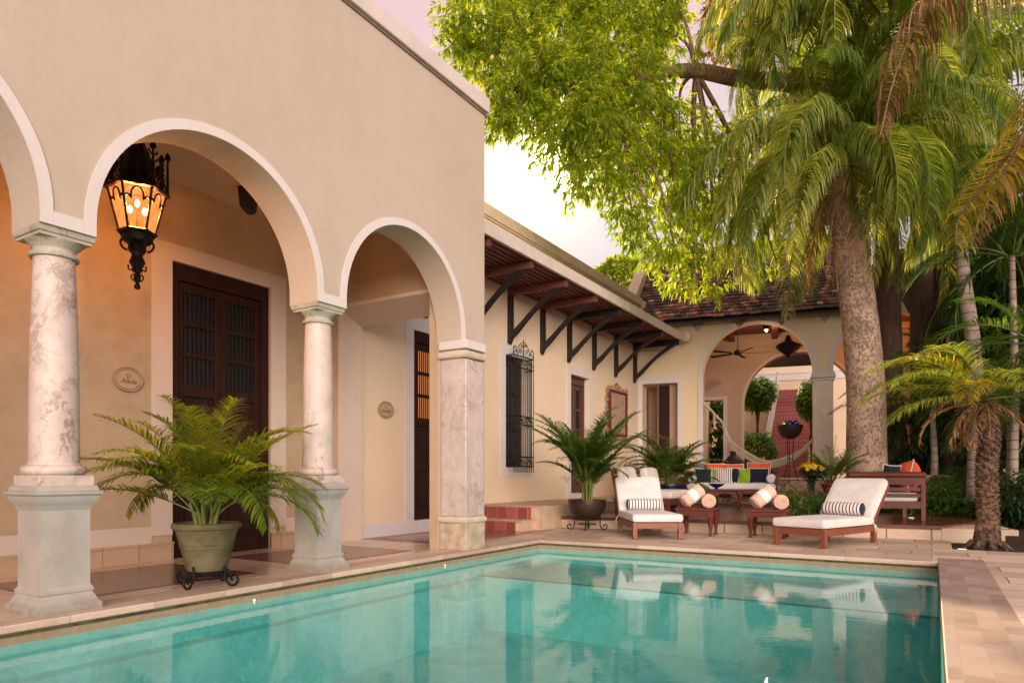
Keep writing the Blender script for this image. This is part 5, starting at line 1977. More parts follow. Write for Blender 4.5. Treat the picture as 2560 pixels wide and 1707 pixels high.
# big areca in the clay pot at the gallery
p1 = px(517, 1470, 6.22); p1.z = .004
pot_stand('black iron scroll-footed stand under the mossy clay pot', p1, .185, .135)
pp = thing('potted_palm', 'bushy yellow-green areca palm in a mossy clay pot by the tall gallery door', 'potted palm', (p1.x, p1.y, .15), 0)
m = MB()
m.lathe([(.165, 0), (.172, .01), (.195, .10), (.222, .20), (.226, .205), (.229, .215), (.226, .225), (.232, .235), (.236, .245), (.233, .255), (.262, .36), (.265, .372), (.288, .378), (.296, .395), (.296, .415), (.285, .428), (.262, .43), (.250, .40), (.02, .385)], 40)
m.build('pot', m_pot, pp, smooth=40)
m = MB()
m.lathe([(.25, .39), (.02, .405)], 20)
m.build('soil', m_soil, pp)
hub = Vector((p1.x, p1.y, .56))
areca(pp, hub, 21, 48, (.9, 1.34), (32, 90), (45, 120), .37, .0175, m_areca, 5, .10, 50, .8, .22)

# brown bowl planter in front of the landing
p2 = px(1468, 1318, 12.75); p2.z = .0
pot_stand('iron stand with scroll feet under the brown bowl planter', p2, .24, .20)
pp = thing('potted_palm', 'tall upright areca palm in a round brown metal bowl by the landing', 'potted palm', (p2.x, p2.y, .215), 0)
m = MB()
m.lathe([(.15, 0), (.24, .03), (.31, .11), (.345, .21), (.352, .33), (.360, .335), (.360, .35), (.335, .35), (.32, .30), (.02, .29)], 36)
m.build('pot', m_copperpot, pp, smooth=45)
m = MB()
m.lathe([(.325, .30), (.02, .31)], 16)
m.build('soil', m_soil, pp)
areca(pp, Vector((p2.x, p2.y, .53)), 8, 54, (.85, 1.8), (48, 91), (22, 95), .40, .022, m_areca2, 10, .13, 42, .75, .75)

# navy pot palm
p3 = px(1672, 1250, 17.2); p3.z = DZ
pp = thing('potted_palm', 'spreading dark areca palm in a navy glazed pot by the pavilion door', 'potted palm', p3, 0)
m = MB()
m.lathe([(.24, 0), (.30, .04), (.38, .25), (.42, .52), (.45, .54), (.45, .58), (.42, .58), (.40, .50), (.02, .48)], 32)
m.build('pot', m_navypot, pp, smooth=45)
areca(pp, Vector((p3.x, p3.y, .74)), 15, 44, (1.0, 1.75), (20, 86), (45, 120), .46, .024, m_areca2, 6, .14, 42, .8, .4)

# red pot palm on the console end
p4 = NM @ Vector((.36, -.02, .44))
pp = thing('potted_palm', 'upright feathery palm in a red clay pot on the scalloped table', 'potted palm', p4, 0)
m = MB()
m.lathe([(.14, 0), (.17, .12), (.185, .15), (.195, .155), (.195, .185), (.18, .185), (.17, .15), (.02, .14)], 28)
m.build('pot', m_redpot, pp, smooth=45)
areca(pp, Vector((p4.x, p4.y, p4.z + .15)), 31, 24, (.7, 1.1), (38, 88), (30, 75), .30, .02, m_areca2, 0, .08, 28, .6)

# ------------------------------------------------------------------ tall palms
def palm_trunk(parent, pts, rads, mat, n=18, flare=True):
    m = MB()
    pth = catmull(pts, 8)
    k = len(pth)
    rr = []
    for i in range(k):
        f = i / (k - 1) * (len(rads) - 1)
        a = int(min(f, len(rads) - 2))
        rr.append(rads[a] + (rads[a + 1] - rads[a]) * (f - a))
    m.tube(pth, rr, n)
    return m.build('trunk', mat, parent, smooth=70, world=True)

PW = 1.1
def crown(parent, hub, seed, nf, L, mat, ll, lw, ld, npair, er=(-35, 78), dr=(60, 125), az0=0.0, skip=None, rr=.03, start=.14, **kw):
    rng = random.Random(seed)
    for i in range(nf):
        az = az0 + 2 * PI * i * .618034 + rng.uniform(-.2, .2)
        if skip and skip(az % (2 * PI)):
            continue
        f = (i + .5) / nf
        e = R(er[0] + (er[1] - er[0]) * f + rng.uniform(-6, 6))
        pth = frond_path(Vector(hub) + Vector((math.cos(az), math.sin(az), 0)) * .12, az, e, L * rng.uniform(.85, 1.1), R(rng.uniform(*dr)), 18, PW, rng.uniform(-.25, .25))
        frond(parent, pth, mat, ll, lw, ld, npair, rng, rr, start=start, rnd0=rng.uniform(0, .3), rnd1=rng.uniform(.6, 1.0), **kw)

d1 = 15.0
t = thing('palm_tree', 'stout speckled grey palm trunk with long drooping green fronds behind the bench', 'palm tree', (px(2166, 1195, d1).x, px(2166, 1195, d1).y, .2), 0)
palm_trunk(t, [px(2172, 1262, d1), px(2166, 1150, d1), px(2163, 950, d1), px(2138, 710, d1), px(2105, 500, d1), px(2096, 430, d1)], [.46, .41, .385, .36, .29, .24], m_royal, 24)
hub1 = px(2094, 415, d1)
crown(t, hub1, 4, 34, 4.4, m_queen, 1.2, .036, 4.0, 118, (0, 80), (100, 155), .6, vtilt=.15, fwd=.45, droopvar=.3)
rng = random.Random(77)
for az, e, L in ((2.6, -58, 2.6), (3.6, -64, 2.4), (1.2, -66, 2.2), (4.6, -62, 2.6), (5.4, -60, 2.4), (.2, -62, 2.3)):
    frond(t, frond_path(hub1 + Vector((0, 0, -.25)), az, R(e), L, R(28), 14), m_deadleaf, .6, .03, 1.6, 34, rng, .022, m_rachis_dry, 'dry_frond')

palm1 = t
d2 = 16.8
t = thing('palm_tree', 'second palm half hidden behind the stout speckled trunk with fronds hanging right of it', 'palm tree', (px(2225, 1195, d2).x, px(2225, 1195, d2).y, .2), 0)
palm_trunk(t, [px(2232, 1270, d2), px(2228, 1100, d2), px(2222, 850, d2), px(2216, 600, d2), px(2215, 300, d2)], [.36, .31, .29, .27, .22], m_brownbark, 20)
hub2 = px(2225, 250, d2)
crown(t, hub2, 12, 30, 4.6, m_queen, 1.25, .048, 4.0, 96, (-25, 76), (95, 150), 1.9, vtilt=.1, fwd=.4)

rng = random.Random(314)
for q in (((2225, 240, 15.5), (2215, 320, 14.6), (2200, 470, 14.2), (2180, 700, 14.2)), ((2240, 230, 15.5), (2292, 300, 14.6), (2296, 450, 14.2), (2268, 640, 14.2)), ((2215, 240, 15.8), (2150, 300, 14.9), (2140, 420, 14.5), (2160, 590, 14.4)),
          ((2235, 240, 15.6), (2330, 330, 15.0), (2350, 470, 14.8), (2330, 620, 14.8)), ((2228, 245, 15.6), (2250, 330, 14.8), (2240, 450, 14.4), (2225, 560, 14.4))):
    frond(t, catmull([px(*k) for k in q], 7), m_queen, 1.0, .036, 3.4, 100, rng, .026, start=.12, rnd0=.1, vtilt=.1, fwd=.35)
for q in (((2090, 405, 15), (1960, 330, 14.4), (1850, 400, 14.1), (1800, 560, 14), (1785, 690, 14)), ((2088, 408, 15), (1990, 380, 14.3), (1900, 440, 14), (1860, 600, 13.9), (1855, 690, 13.9)), ((2090, 400, 15), (2040, 400, 14.2), (2000, 480, 13.8), (1985, 600, 13.7))):
    frond(palm1, catmull([px(*k) for k in q], 7), m_queen, 1.0, .036, 3.4, 100, rng, .026, start=.14, rnd0=.15, vtilt=.1, fwd=.35)

# upper mass of fronds from a third palm whose trunk is hidden
d3 = 13.6
t = thing('palm_tree', 'tall palm whose topmost fronds fill the sky beside the leafy tree', 'palm tree', (px(2330, 1195, 19).x, px(2330, 1195, 19).y, .1), 0)
hub3 = px(2110, -40, d3)
palm_trunk(t, [px(2345, 1200, 19), px(2345, 900, 18.5), px(2350, 500, 17.2), px(2310, 150, 15.2), px(2210, -60, 14.0), hub3], [.22, .18, .16, .15, .14], m_brownbark, 14)
crown(t, hub3, 28, 30, 3.5, m_queen, 1.1, .036, 4.0, 112, (-10, 72), (95, 150), .3, vtilt=.1, fwd=.4)

# thin ringed palm with crownshaft; dry and yellowing fronds hang from it into the right edge
d4 = 13.6
t = thing('palm_tree', 'slender pale ringed palm with one dry and one yellowing frond at the far right', 'palm tree', (px(2440, 1300, d4).x, px(2440, 1300, d4).y, .1), 0)
palm_trunk(t, [px(2438, 1308, d4), px(2440, 1180, d4), px(2441, 1000, d4), px(2432, 850, d4), px(2416, 740, d4), px(2406, 640, d4), px(2402, 520, d4)], [.20, .155, .145, .13, .125, .105, .08], m_thinbark, 16)
rng = random.Random(5)
c0 = catmull([px(2640, 150, 9.2), px(2560, 330, 9.6), px(2480, 440, 10.2), px(2400, 540, 10.8), px(2388, 610, 11.0)], 7)
frond(t, list(reversed(c0))[::-1], m_yellowfrond, .95, .045, 3.0, 62, rng, .035, m_rachis_dry, 'yellow_frond', start=.0, vtilt=.1, fwd=.25, jit=.1, droopvar=.12)
c1 = catmull([px(2700, -170, 8.6), px(2550, -110, 9.0), px(2400, -50, 9.6), px(2318, 20, 10.0), px(2262, 120, 10.4), px(2226, 230, 10.7), px(2200, 340, 10.9)], 7)
frond(t, c1, m_deadleaf, .85, .034, 6.0, 110, rng, .04, m_rachis_dry, 'dry_frond', start=.0, vtilt=.1, fwd=-.2, jit=.2, droopvar=.4, segs=4)
c2 = catmull([px(2700, 80, 8.8), px(2600, 250, 9.3), px(2540, 380, 9.8), px(2470, 500, 10.4), px(2425, 620, 10.9)], 7)
frond(t, c2, m_deadleaf, .7, .05, 2.2, 40, rng, .03, m_rachis_dry, 'dry_frond', start=.0, vtilt=.0, fwd=.2)

# pygmy palm with rough trunk
d5 = 9.75
t = thing('palm_tree', 'short palm with rough ringed trunk and yellow-green fronds in the corner planting bed', 'palm tree', (px(2462, 1366, d5).x, px(2462, 1366, d5).y, -.03), 0)
pth5 = [px(2466, 1378, d5), px(2470, 1290, d5), px(2466, 1180, d5), px(2474, 1090, d5 + .1), px(2462, 1010, d5 + .1)]
tr = palm_trunk(t, pth5, [.20, .135, .125, .135, .125], m_datebark, 20)
m = MB()
rng = random.Random(2)
pc5 = catmull(pth5, 14)
for i, p in enumerate(pc5[4:]):
    for k in range(7):
        a = i * .55 + k * 2 * PI / 7
        r0 = .128
        o = p + Vector((math.cos(a) * r0, math.sin(a) * r0, 0))
        n_ = Vector((math.cos(a), math.sin(a), 0))
        s_ = Vector((-math.sin(a), math.cos(a), 0)) * .035
        h_ = rng.uniform(.03, .055)
        m.add([o - s_ - n_ * .02, o + s_ - n_ * .02, o + s_ * .6 + n_ * .03 + UP * h_, o - s_ * .6 + n_ * .03 + UP * h_, o - s_ - n_ * .03 + UP * h_ * 1.4, o + s_ - n_ * .03 + UP * h_ * 1.4],
              [(0, 1, 2, 3), (3, 2, 5, 4), (0, 3, 4), (1, 5, 2)], rng.random())
m.build('leaf_bases', m_datebark, tr, world=True)
m = MB()
for k in range(9):
    a = 2 * PI * k / 9
    b = px(2466, 1370, d5)
    m.tube([b + Vector((math.cos(a) * .18, math.sin(a) * .18, .10)), b + Vector((math.cos(a) * .27, math.sin(a) * .27, .01)), b + Vector((math.cos(a) * .34, math.sin(a) * .34, -.04))], [.035, .025, .012], 5)
m.build('roots', m_datebark, tr, smooth=60, world=True)
hub5 = px(2458, 1000, d5 + .1)
rng = random.Random(61)
lft = math.atan2(-RY, -RX)
rgt = math.atan2(RY, RX)
for k, (da, e, L, dr, mt) in enumerate(((.0, 50, 1.95, 88, m_pygmy), (.25, 36, 1.75, 72, m_pygmy), (-.3, 24, 1.8, 60, m_pygmy), (.5, 62, 1.8, 100, m_pygmy), (-.55, 42, 1.7, 85, m_pygmy), (.1, 8, 1.6, 50, m_pygmy), (.85, 30, 1.5, 85, m_yellowfrond), (-.2, 64, 1.7, 105, m_yellowfrond), (1.3, 40, 1.5, 90, m_pygmy),
                                      (2.2, 45, 1.7, 80, m_dark), (2.7, 55, 1.8, 85, m_dark), (3.1, 35, 1.8, 75, m_dark), (3.5, 50, 1.7, 90, m_dark), (3.9, 20, 1.6, 70, m_dark), (4.4, 40, 1.5, 80, m_areca2), (-1.0, 55, 1.5, 90, m_pygmy), (2.9, 10, 1.6, 55, m_areca2), (1.7, 25, 1.5, 90, m_pygmy))):
    az = lft + da
    frond(t, frond_path(hub5, az, R(e), L, R(dr), 16), m_bright if mt is m_pygmy else mt, .46, .022, 1.1, 58, rng, .014, start=.2, vtilt=.25, fwd=.6)
for da, e, L in ((.3, -8, 1.0), (-.4, 5, 1.1), (.05, 25, .9), (.7, -20, .9), (-.1, -35, .8), (1.1, 0, .9), (2.6, -15, .9), (3.2, 0, 1.0)):
    frond(t, frond_path(hub5 + Vector((0, 0, -.05)), lft + da, R(e), L, R(95), 14), m_deadleaf, .24, .022, 1.6, 30, rng, .014, m_rachis_dry, 'dry_frond', jit=.4, droopvar=.6)

# ------------------------------------------------------------------ leafy tree over the patio
def sprig(mb, p, d, rng, nl, L, w, r0=0.0, r1=1.0):
    d = d.normalized()
    for k in range(nl):
        s = (k + .3) / nl
        b = p + d * (.26 * s)
        a = rng.uniform(0, 2 * PI)
        o = d.orthogonal().normalized()
        o2 = d.cross(o)
        ld = (d * .55 + (o * math.cos(a) + o2 * math.sin(a)) * .75 + Vector((0, 0, -.55))).normalized()
        l_ = L * rng.uniform(.55, 1.35)
        wv = ld.cross(Vector((rng.uniform(-.4, .4), rng.uniform(-.4, .4), 1))).normalized() * (w * rng.uniform(.8, 1.2) * .5)
        nrm = ld.cross(wv).normalized() * (w * .22)
        tip = b + ld * l_ + Vector((0, 0, -l_ * .18))
        mid = b + ld * (l_ * .42)
        mb.add([b, mid + wv + nrm, tip, mid - wv + nrm, mid], [(0, 1, 4), (1, 2, 4), (0, 4, 3), (4, 2, 3)], r0 + (r1 - r0) * rng.random())

BL = [(1200, 40, 95, 14), (1290, 110, 105, 14), (1185, 140, 58, 14), (1300, 235, 80, 13.6), (1400, 60, 140, 14.5), (1420, 215, 135, 14), (1395, 330, 82, 13.5), (1540, 100, 150, 15), (1560, 285, 145, 14.5), (1500, 395, 95, 14), (1640, 70, 80, 15.5), (1650, 420, 125, 15),
      (1560, 500, 60, 14), (1700, 335, 100, 15.5), (1700, 560, 105, 15), (1650, 615, 52, 14.5), (1760, 470, 110, 16), (1735, 665, 66, 15.5), (1795, 600, 74, 16), (1705, 705, 40, 15), (1780, 715, 36, 15.4), (1865, 600, 38, 16.5), (1890, 560, 40, 17), (1940, 650, 30, 17),
      (1262, 285, 45, 13.4), (1245, 235, 50, 13.6), (1640, -40, 110, 15), (1480, -70, 140, 15), (1250, -50, 100, 14.4), (1350, -90, 120, 14.8), (1590, 200, 90, 14.2), (1470, 290, 90, 13.6), (1345, 160, 80, 13.4), (1130, 110, 32, 13.8), (1150, 40, 40, 14), (1240, 330, 28, 13.6), (1440, 455, 45, 13.8), (1590, 575, 45, 14.4)]
tree = thing('leafy_tree', 'large leafy tree arching over the patio with sunlit bright green leaves', 'tree', (px(2310, 1190, 17.3).x, px(2310, 1190, 17.3).y, .1), 0)
rng = random.Random(42)
m = MB()
def fill(mb, blobs, dens, rng, L=.165, w=.05, nl=10):
    for (u, v, r, d) in blobs:
        c = px(u, v, d)
        R_ = r * d / F
        n = int(dens * r * r * (.62 if (v > 540 and u > 1640) else 1))
        for i in range(n):
            while True:
                q = Vector((rng.uniform(-1, 1), rng.uniform(-1, 1), rng.uniform(-1, 1)))
                ql = q.length
                if ql < 1:
                    break
            # denser clumps toward the surface, gaps inside
            cl = math.sin(q.x * 5.1 + u) * math.sin(q.y * 4.3 + v) * math.sin(q.z * 5.7 + u * .3)
            if cl < -.16 and rng.random() < .85:
                continue
            q *= (.55 + .6 * rng.random()) if ql > .5 else 1.25
            p = c + q * R_ * 1.02
            p.z -= .08 * rng.random()
            sprig(mb, p, Vector((q.x + rng.uniform(-.5, .5), q.y + rng.uniform(-.5, .5), rng.uniform(-1.1, .5) + q.z * .5)), rng, nl, L, w, max(0, .15 + .25 * cl), .95)
fill(m, BL, .026, rng)
m.build('crown', m_tree, tree, world=True)
m = MB()
fill(m, [(1825, 40, 62, 17), (1790, 130, 38, 17), (1850, 120, 40, 17), (1800, -20, 60, 17), (1775, 60, 30, 17), (1760, 150, 22, 17)], .020, rng)
m.build('turning_foliage', m_autumn, tree, world=True)
m = MB()
TRK = [px(2325, 1195, 17.4), px(2318, 1000, 17.4), px(2306, 830, 17.4), px(2303, 700, 17.3), px(2300, 520, 17), px(2290, 350, 16.6), px(2200, 250, 16), px(2000, 212, 15.4), px(1850, 198, 15), px(1740, 178, 14.7), px(1640, 188, 14.4), px(1520, 230, 14.2), px(1400, 210, 14), px(1300, 170, 14)]
pth = catmull(TRK, 6)
rad = [.48, .38, .28, .24, .22, .21, .20, .19, .17, .15, .13, .09, .06, .03]
k = len(pth)
m.tube(pth[:25], [rad[min(12, i // 6)] + (rad[min(13, i // 6 + 1)] - rad[min(12, i // 6)]) * (i % 6) / 6 for i in range(25)], 16)
trk = m.build('trunk', m_brownbark, tree, smooth=70, world=True)
m = MB()
m.tube(pth[24:], [rad[min(12, (i + 24) // 6)] + (rad[min(13, (i + 24) // 6 + 1)] - rad[min(12, (i + 24) // 6)]) * (i % 6) / 6 for i in range(k - 24)], 12)
m.build('limb', m_limb, tree, smooth=70, world=True)
m = MB()
m.tube(catmull([px(2312, 850, 17.4), px(2345, 770, 17.3), px(2385, 680, 17.2), px(2415, 560, 17), px(2430, 400, 16.8)], 6), [.24] * 7 + [.21] * 6 + [.19] * 6 + [.17] * 6, 14)
m.tube(catmull([px(2308, 800, 17.4), px(2270, 730, 17.6), px(2240, 640, 17.8)], 6), [.2] * 7 + [.13] * 6, 10)
m.build('fork', m_brownbark, tree, smooth=70, world=True)
m = MB()
rng = random.Random(19)
anch = [px(1640, 188, 14.4), px(1520, 230, 14.2), px(1740, 178, 14.7), px(1400, 210, 14)]
for (u, v, r, d) in BL:
    c = px(u, v, d)
    a = min(anch, key=lambda q: (q - c).length)
    mid = a.lerp(c, .5) + Vector((rng.uniform(-.3, .3), rng.uniform(-.3, .3), .25))
    m.tube(catmull([a, mid, c], 6), [.055 - .0035 * i for i in range(13)], 6)
    for j in range(3):
        e = c + Vector((rng.uniform(-1, 1), rng.uniform(-1, 1), rng.uniform(-1, .4))).normalized() * r * d / F * .8
        m.tube([c, c.lerp(e, .5) + Vector((0, 0, .05)), e], [.018, .012, .004], 5)
m.build('branches', m_limb, tree, smooth=70, world=True)

# ------------------------------------------------------------------ background plants
def bush(name, label, cat, u, v, r, d, mat, dens, L, w, squash=(1, 1, 1), group=None, seed=1, base=None, trunk=True, nl=7):
    rng = random.Random(seed)
    c = px(u, v, d)
    bz = .1 if base is None else base
    t = thing(name, label, cat, (c.x, c.y, bz), 0, group)
    m = MB()
    R_ = r * d / F
    for i in range(int(dens * r * r)):
        while True:
            q = Vector((rng.uniform(-1, 1), rng.uniform(-1, 1), rng.uniform(-1, 1)))
            if q.length < 1:
                break
        cl = math.sin(q.x * 6 + seed) * math.sin(q.y * 5 + seed * 2) * math.sin(q.z * 6)
        if cl < -.2:
            continue
        q = q.normalized() * (.35 + .68 * q.length ** .5)
        p = c + Vector((q.x * R_ * squash[0], q.y * R_ * squash[1], q.z * R_ * squash[2]))
        if p.z < bz - .02:
            continue
        sprig(m, p, Vector((q.x, q.y, q.z * .6 - .2)), rng, nl, L, w, max(0, .2 + .3 * cl), 1)
    m.build('foliage', mat, t, world=True)
    if trunk:
        m = MB()
        for k in range(4):
            a = rng.uniform(0, 6.28)
            e = c + Vector((math.cos(a) * R_ * .4 * squash[0], math.sin(a) * R_ * .4 * squash[1], R_ * .3 * squash[2]))
            m.tube([(c.x + .04 * math.cos(a), c.y + .04 * math.sin(a), bz - .05), ((c.x * 2 + e.x) / 3, (c.y * 2 + e.y) / 3, bz + (e.z - bz) * .5), e], [.04, .03, .012], 6)
        m.build('stem', m_brownbark, t, smooth=60, world=True)
    return t

# dense garden growth at the right edge: each plant its own thing
def feather(label, u, v, d, nf, L, mat, seed, ll=.6, er=(-25, 75), base=.1, ld=1.1, lw=.03):
    hub = px(u, v, d)
    t = thing('feather_palm', label, 'palm', (hub.x, hub.y, base), 0, 'feathery palms massed along the right edge')
    m = MB()
    m.tube([(hub.x, hub.y, base - .05), (hub.x + .05, hub.y, (hub.z + base) / 2), hub], [.09, .07, .05], 8)
    m.build('trunk', m_thinbark, t, smooth=60, world=True)
    crown(t, hub, seed, nf, L, mat, ll, lw, ld, 40, er, (55, 110), seed * .7, rr=.018)
    return t
feather('dark feathery palm at the far right edge, highest of the massed ones', 2590, 420, 12.2, 16, 2.3, m_areca2, 3)
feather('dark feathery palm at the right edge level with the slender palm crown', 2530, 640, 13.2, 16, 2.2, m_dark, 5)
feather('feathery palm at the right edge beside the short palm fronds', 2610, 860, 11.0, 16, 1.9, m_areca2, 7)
feather('low dark feathery palm behind the bench', 2330, 1010, 15.3, 15, 2.1, m_areca2, 9, .55, (0, 80))
feather('dark feathery palm between the brown trunk and the slender palm', 2390, 930, 16.2, 14, 1.9, m_dark, 13, .55, (-10, 75))
feather('feathery palm hanging over the stone garden wall', 2520, 990, 13.4, 14, 1.8, m_dark, 17, .5, (-20, 70))
for i, (u, v, r, d, lab) in enumerate(((2480, 300, 190, 21, 'tall dark tree massed behind the slender palm'), (2640, 560, 170, 19, 'tall dark tree at the extreme right edge'), (2330, 250, 150, 22, 'dark tree behind the hanging palm fronds'),
                                     (2560, 900, 150, 17.5, 'dark leafy shrub mass behind the corner palm'), (2420, 1020, 80, 17.5, 'dark shrub between the brown tree trunk and slender palm'), (2700, 1000, 140, 14, 'dark shrub beyond the right frame edge'), (2285, 1090, 60, 16.6, 'dark shrub at the foot of the brown forked trunk'), (2375, 870, 75, 18.5, 'dark shrub mass high behind the forked trunk'), (2530, 760, 110, 15.5, 'dense dark shrub right of the slender palm trunk'), (2610, 640, 120, 14.8, 'dense dark tree filling the right edge at mid height'), (2500, 480, 110, 17, 'dark tree crown behind the yellowing frond'))):
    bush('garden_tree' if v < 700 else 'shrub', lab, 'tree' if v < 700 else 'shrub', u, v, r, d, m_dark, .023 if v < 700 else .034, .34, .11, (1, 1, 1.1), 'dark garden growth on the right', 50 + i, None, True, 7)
for i, (u, v, r, d, b, lab, mt) in enumerate(((2000, 1262, 24, 13.0, .22, 'small green plant in front of the scalloped table', m_topi), (2055, 1266, 22, 12.8, .22, 'small leafy plant beside the striped bolster on the deck edge', m_topi),
                                     (2250, 1275, 28, 14.9, .22, 'low bright plant lit yellow behind the bench legs', m_topi), (2290, 1278, 24, 14.2, .22, 'low green plant at the foot of the bench leg', m_topi),
                                     (2370, 1265, 42, 13.9, .12, 'low fern-like plant against the coral garden wall', m_topi), (2410, 1230, 50, 14.4, .12, 'leafy plant left of the slender palm base', m_topi),
                                     (2520, 1290, 50, 12.5, .12, 'dark low shrub right of the rough palm trunk', m_dark), (2580, 1250, 60, 12.0, .12, 'dark shrub behind the right stone kerb', m_dark),
                                     (2500, 1180, 70, 14.8, .12, 'dark bush below the short palm crown', m_dark))):
    bush('low_plant', lab, 'plant', u, v, r, d, mt, .22, .13, .05, (1.1, 1.1, .9), 'low plants around the deck', 80 + i, b, False, 6)

# planted fern-like palm showing in the pavilion doorway, topiaries in the courtyard
def topiary(label, u, v, r, d, seed, sq):
    c = px(u, v, d)
    t = thing('topiary_tree', label, 'topiary', (c.x, c.y, .945), 0, 'clipped trees beside the staircase')
    rng = random.Random(seed)
    m = MB()
    R_ = r * d / F
    for i in range(1500):
        q = Vector((rng.gauss(0, 1), rng.gauss(0, 1), rng.gauss(0, 1))).normalized()
        f = rng.uniform(.60, 1.07) * (1 + .14 * math.sin(q.x * 5 + seed) * math.sin(q.z * 4 + q.y * 3))
        if q.z < -.2 and rng.random() < .45:
            continue
        p = c + Vector((q.x * R_ * f, q.y * R_ * f, q.z * R_ * f * sq))
        sprig(m, p, q, rng, 3, .14, .07)
    m.build('crown', m_topi, t, world=True)
    m = MB()
    for k in range(3):
        m.tube([(c.x + .05 * k, c.y, .93), (c.x - .03 * k, c.y + .03, (c.z + .95) / 2), (c.x + .12 * (k - 1), c.y, c.z + R_ * .2)], [.05, .04, .03], 8)
    m.build('trunk', m_brownbark, t, smooth=60, world=True)
topiary('round clipped tree on the left of the tiled staircase', 1895, 985, 29, 26.5, 3, 1.05)
topiary('taller clipped tree on the right of the tiled staircase, half behind the pillar', 2029, 1000, 21, 26.2, 4, 1.9)
bush('garden_shrub', 'leafy green shrub below the round clipped tree in the courtyard', 'shrub', 1892, 1130, 26, 26, m_topi, .5, .2, .08, (1.2, 1.2, 1.6), None, 131, .945, False)
bush('garden_shrub', 'dark leafy shrub seen through the white-trimmed pavilion doorway', 'shrub', 1782, 1080, 40, 28, m_dark, .3, .25, .1, (1, 1, 1.8), None, 132, .945, False)
bush('distant_tree', 'small sunlit tree top showing beyond the house parapet', 'tree', 1560, 690, 50, 36, m_tree, .35, .3, .12, (1.3, 1.3, .8), None, 133, .0, True)
# low dark growth along the foot of the coral wall beyond the bench
gw = px(2300, 1190, 15.0)
g2 = px(2720, 1190, 14.2)
gv = (g2 - gw); gv.z = 0
q = thing('garden_wall', 'low coral stone garden wall beyond the bench at the right', 'stone wall', (gw.x, gw.y, .05), math.atan2(gv.y, gv.x))
m = MB()
m.box(0, gv.length, 0, .45, -.05, .98)
m.build('stonework', m_coral, q, bevel=.03)
bw0, bw1 = px(2440, 1190, 20.5), px(2900, 1190, 17)
gv = (bw1 - bw0); gv.z = 0
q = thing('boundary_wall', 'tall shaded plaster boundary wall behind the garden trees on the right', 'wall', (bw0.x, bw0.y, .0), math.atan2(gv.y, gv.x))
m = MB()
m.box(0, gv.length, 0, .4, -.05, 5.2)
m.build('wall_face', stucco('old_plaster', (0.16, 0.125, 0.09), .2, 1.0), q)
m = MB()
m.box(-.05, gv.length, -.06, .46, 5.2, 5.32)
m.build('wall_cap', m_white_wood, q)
SKY_T = (0.008, 0.007, 0.007)
BACK = (115.0, 96.0, 83.0)
SUN_E = 5.0
LANT = 42.0
EXPO = 0.48
VEIL = 0.12
# ------------------------------------------------------------------ light
SUN = Vector((F * 0 + px(1360, 430, 1.0).x, px(1360, 430, 1.0).y, px(1360, 430, 1.0).z - CAMH)).normalized()
EL = math.asin(SUN.z)
w = bpy.data.worlds.new('World')
sc.world = w
w.use_nodes = True
nt = w.node_tree
nt.nodes.clear()
out = nt.nodes.new('ShaderNodeOutputWorld')
bg = nt.nodes.new('ShaderNodeBackground')
bg.inputs['Strength'].default_value = 0.1
sky = nt.nodes.new('ShaderNodeTexSky')
sky.sky_type = 'NISHITA'
sky.sun_disc = False
sky.sun_elevation = EL
sky.sun_rotation = math.atan2(SUN.x, SUN.y)
sky.altitude = 0
sky.air_density = 1.0
sky.dust_density = 3.0
sky.ozone_density = 1.0
tc = nt.nodes.new('ShaderNodeTexCoord')

def wn(typ, props=None, **inp):
    nd = nt.nodes.new('ShaderNode' + typ)
    for k, v in (props or {}).items():
        setattr(nd, k, v)
    for k, v in inp.items():
        s = nd.inputs[int(k[1:])]
        if hasattr(v, 'is_output'):
            nt.links.new(v, s)
        else:
            s.default_value = v
    return nd
def dotp(vec):
    return wn('VectorMath', {'operation': 'DOT_PRODUCT'}, _0=tc.outputs['Generated'], _1=tuple(vec)).outputs['Value']
def m2_(op, a, b=0.0, c=0.0):
    return wn('Math', {'operation': op}, _0=a, _1=b, _2=c).outputs[0]
def scale(c, f):
    return wn('VectorMath', {'operation': 'SCALE'}, _0=c, _3=f).outputs[0]
def add(a, b):
    return wn('VectorMath', {'operation': 'ADD'}, _0=a, _1=b).outputs[0]
def cmul(a, b):
    return wn('VectorMath', {'operation': 'MULTIPLY'}, _0=a, _1=b).outputs[0]
# thin pink evening cloud veil over the physical sky
sk = cmul(sky.outputs[0], (SKY_T[0], SKY_T[1], SKY_T[2]))
up = dotp((0, 0, 1))
tpk = wn('Math', {'operation': 'MULTIPLY_ADD', 'use_clamp': True}, _0=up, _1=5.0, _2=-1.75).outputs[0]
fwd_ = wn('Math', {'operation': 'MULTIPLY_ADD', 'use_clamp': True}, _0=dotp(Vector((SUN.x, SUN.y, .25)).normalized()), _1=1.2, _2=0.25).outputs[0]
sd = m2_('MAXIMUM', dotp(SUN), 0.0)
veil = add(scale((6.2, 4.4, 4.6), tpk), scale((5.7, 5.15, 5.5), m2_('SUBTRACT', 1.0, tpk)))
glow = add(scale((5.0, 4.0, 1.6), m2_('POWER', sd, 240.0)), scale((160.0, 140.0, 100.0), m2_('POWER', sd, 1600.0)))
back = Vector((.64, -.76, .10)).normalized()
bk = m2_('MAXIMUM', dotp(back), 0.0)
backl = scale((BACK[0], BACK[1], BACK[2]), m2_('POWER', bk, 14.0))
cl = wn('TexNoise', None, _0=tc.outputs['Generated'], _2=2.2, _3=5.0, _4=0.6).outputs[0]
veil = scale(scale(veil, m2_('MULTIPLY_ADD', cl, 0.2, 0.9)), m2_('MULTIPLY_ADD', fwd_, VEIL, 1.0 - VEIL))
tot = add(add(sk, veil), add(glow, backl))
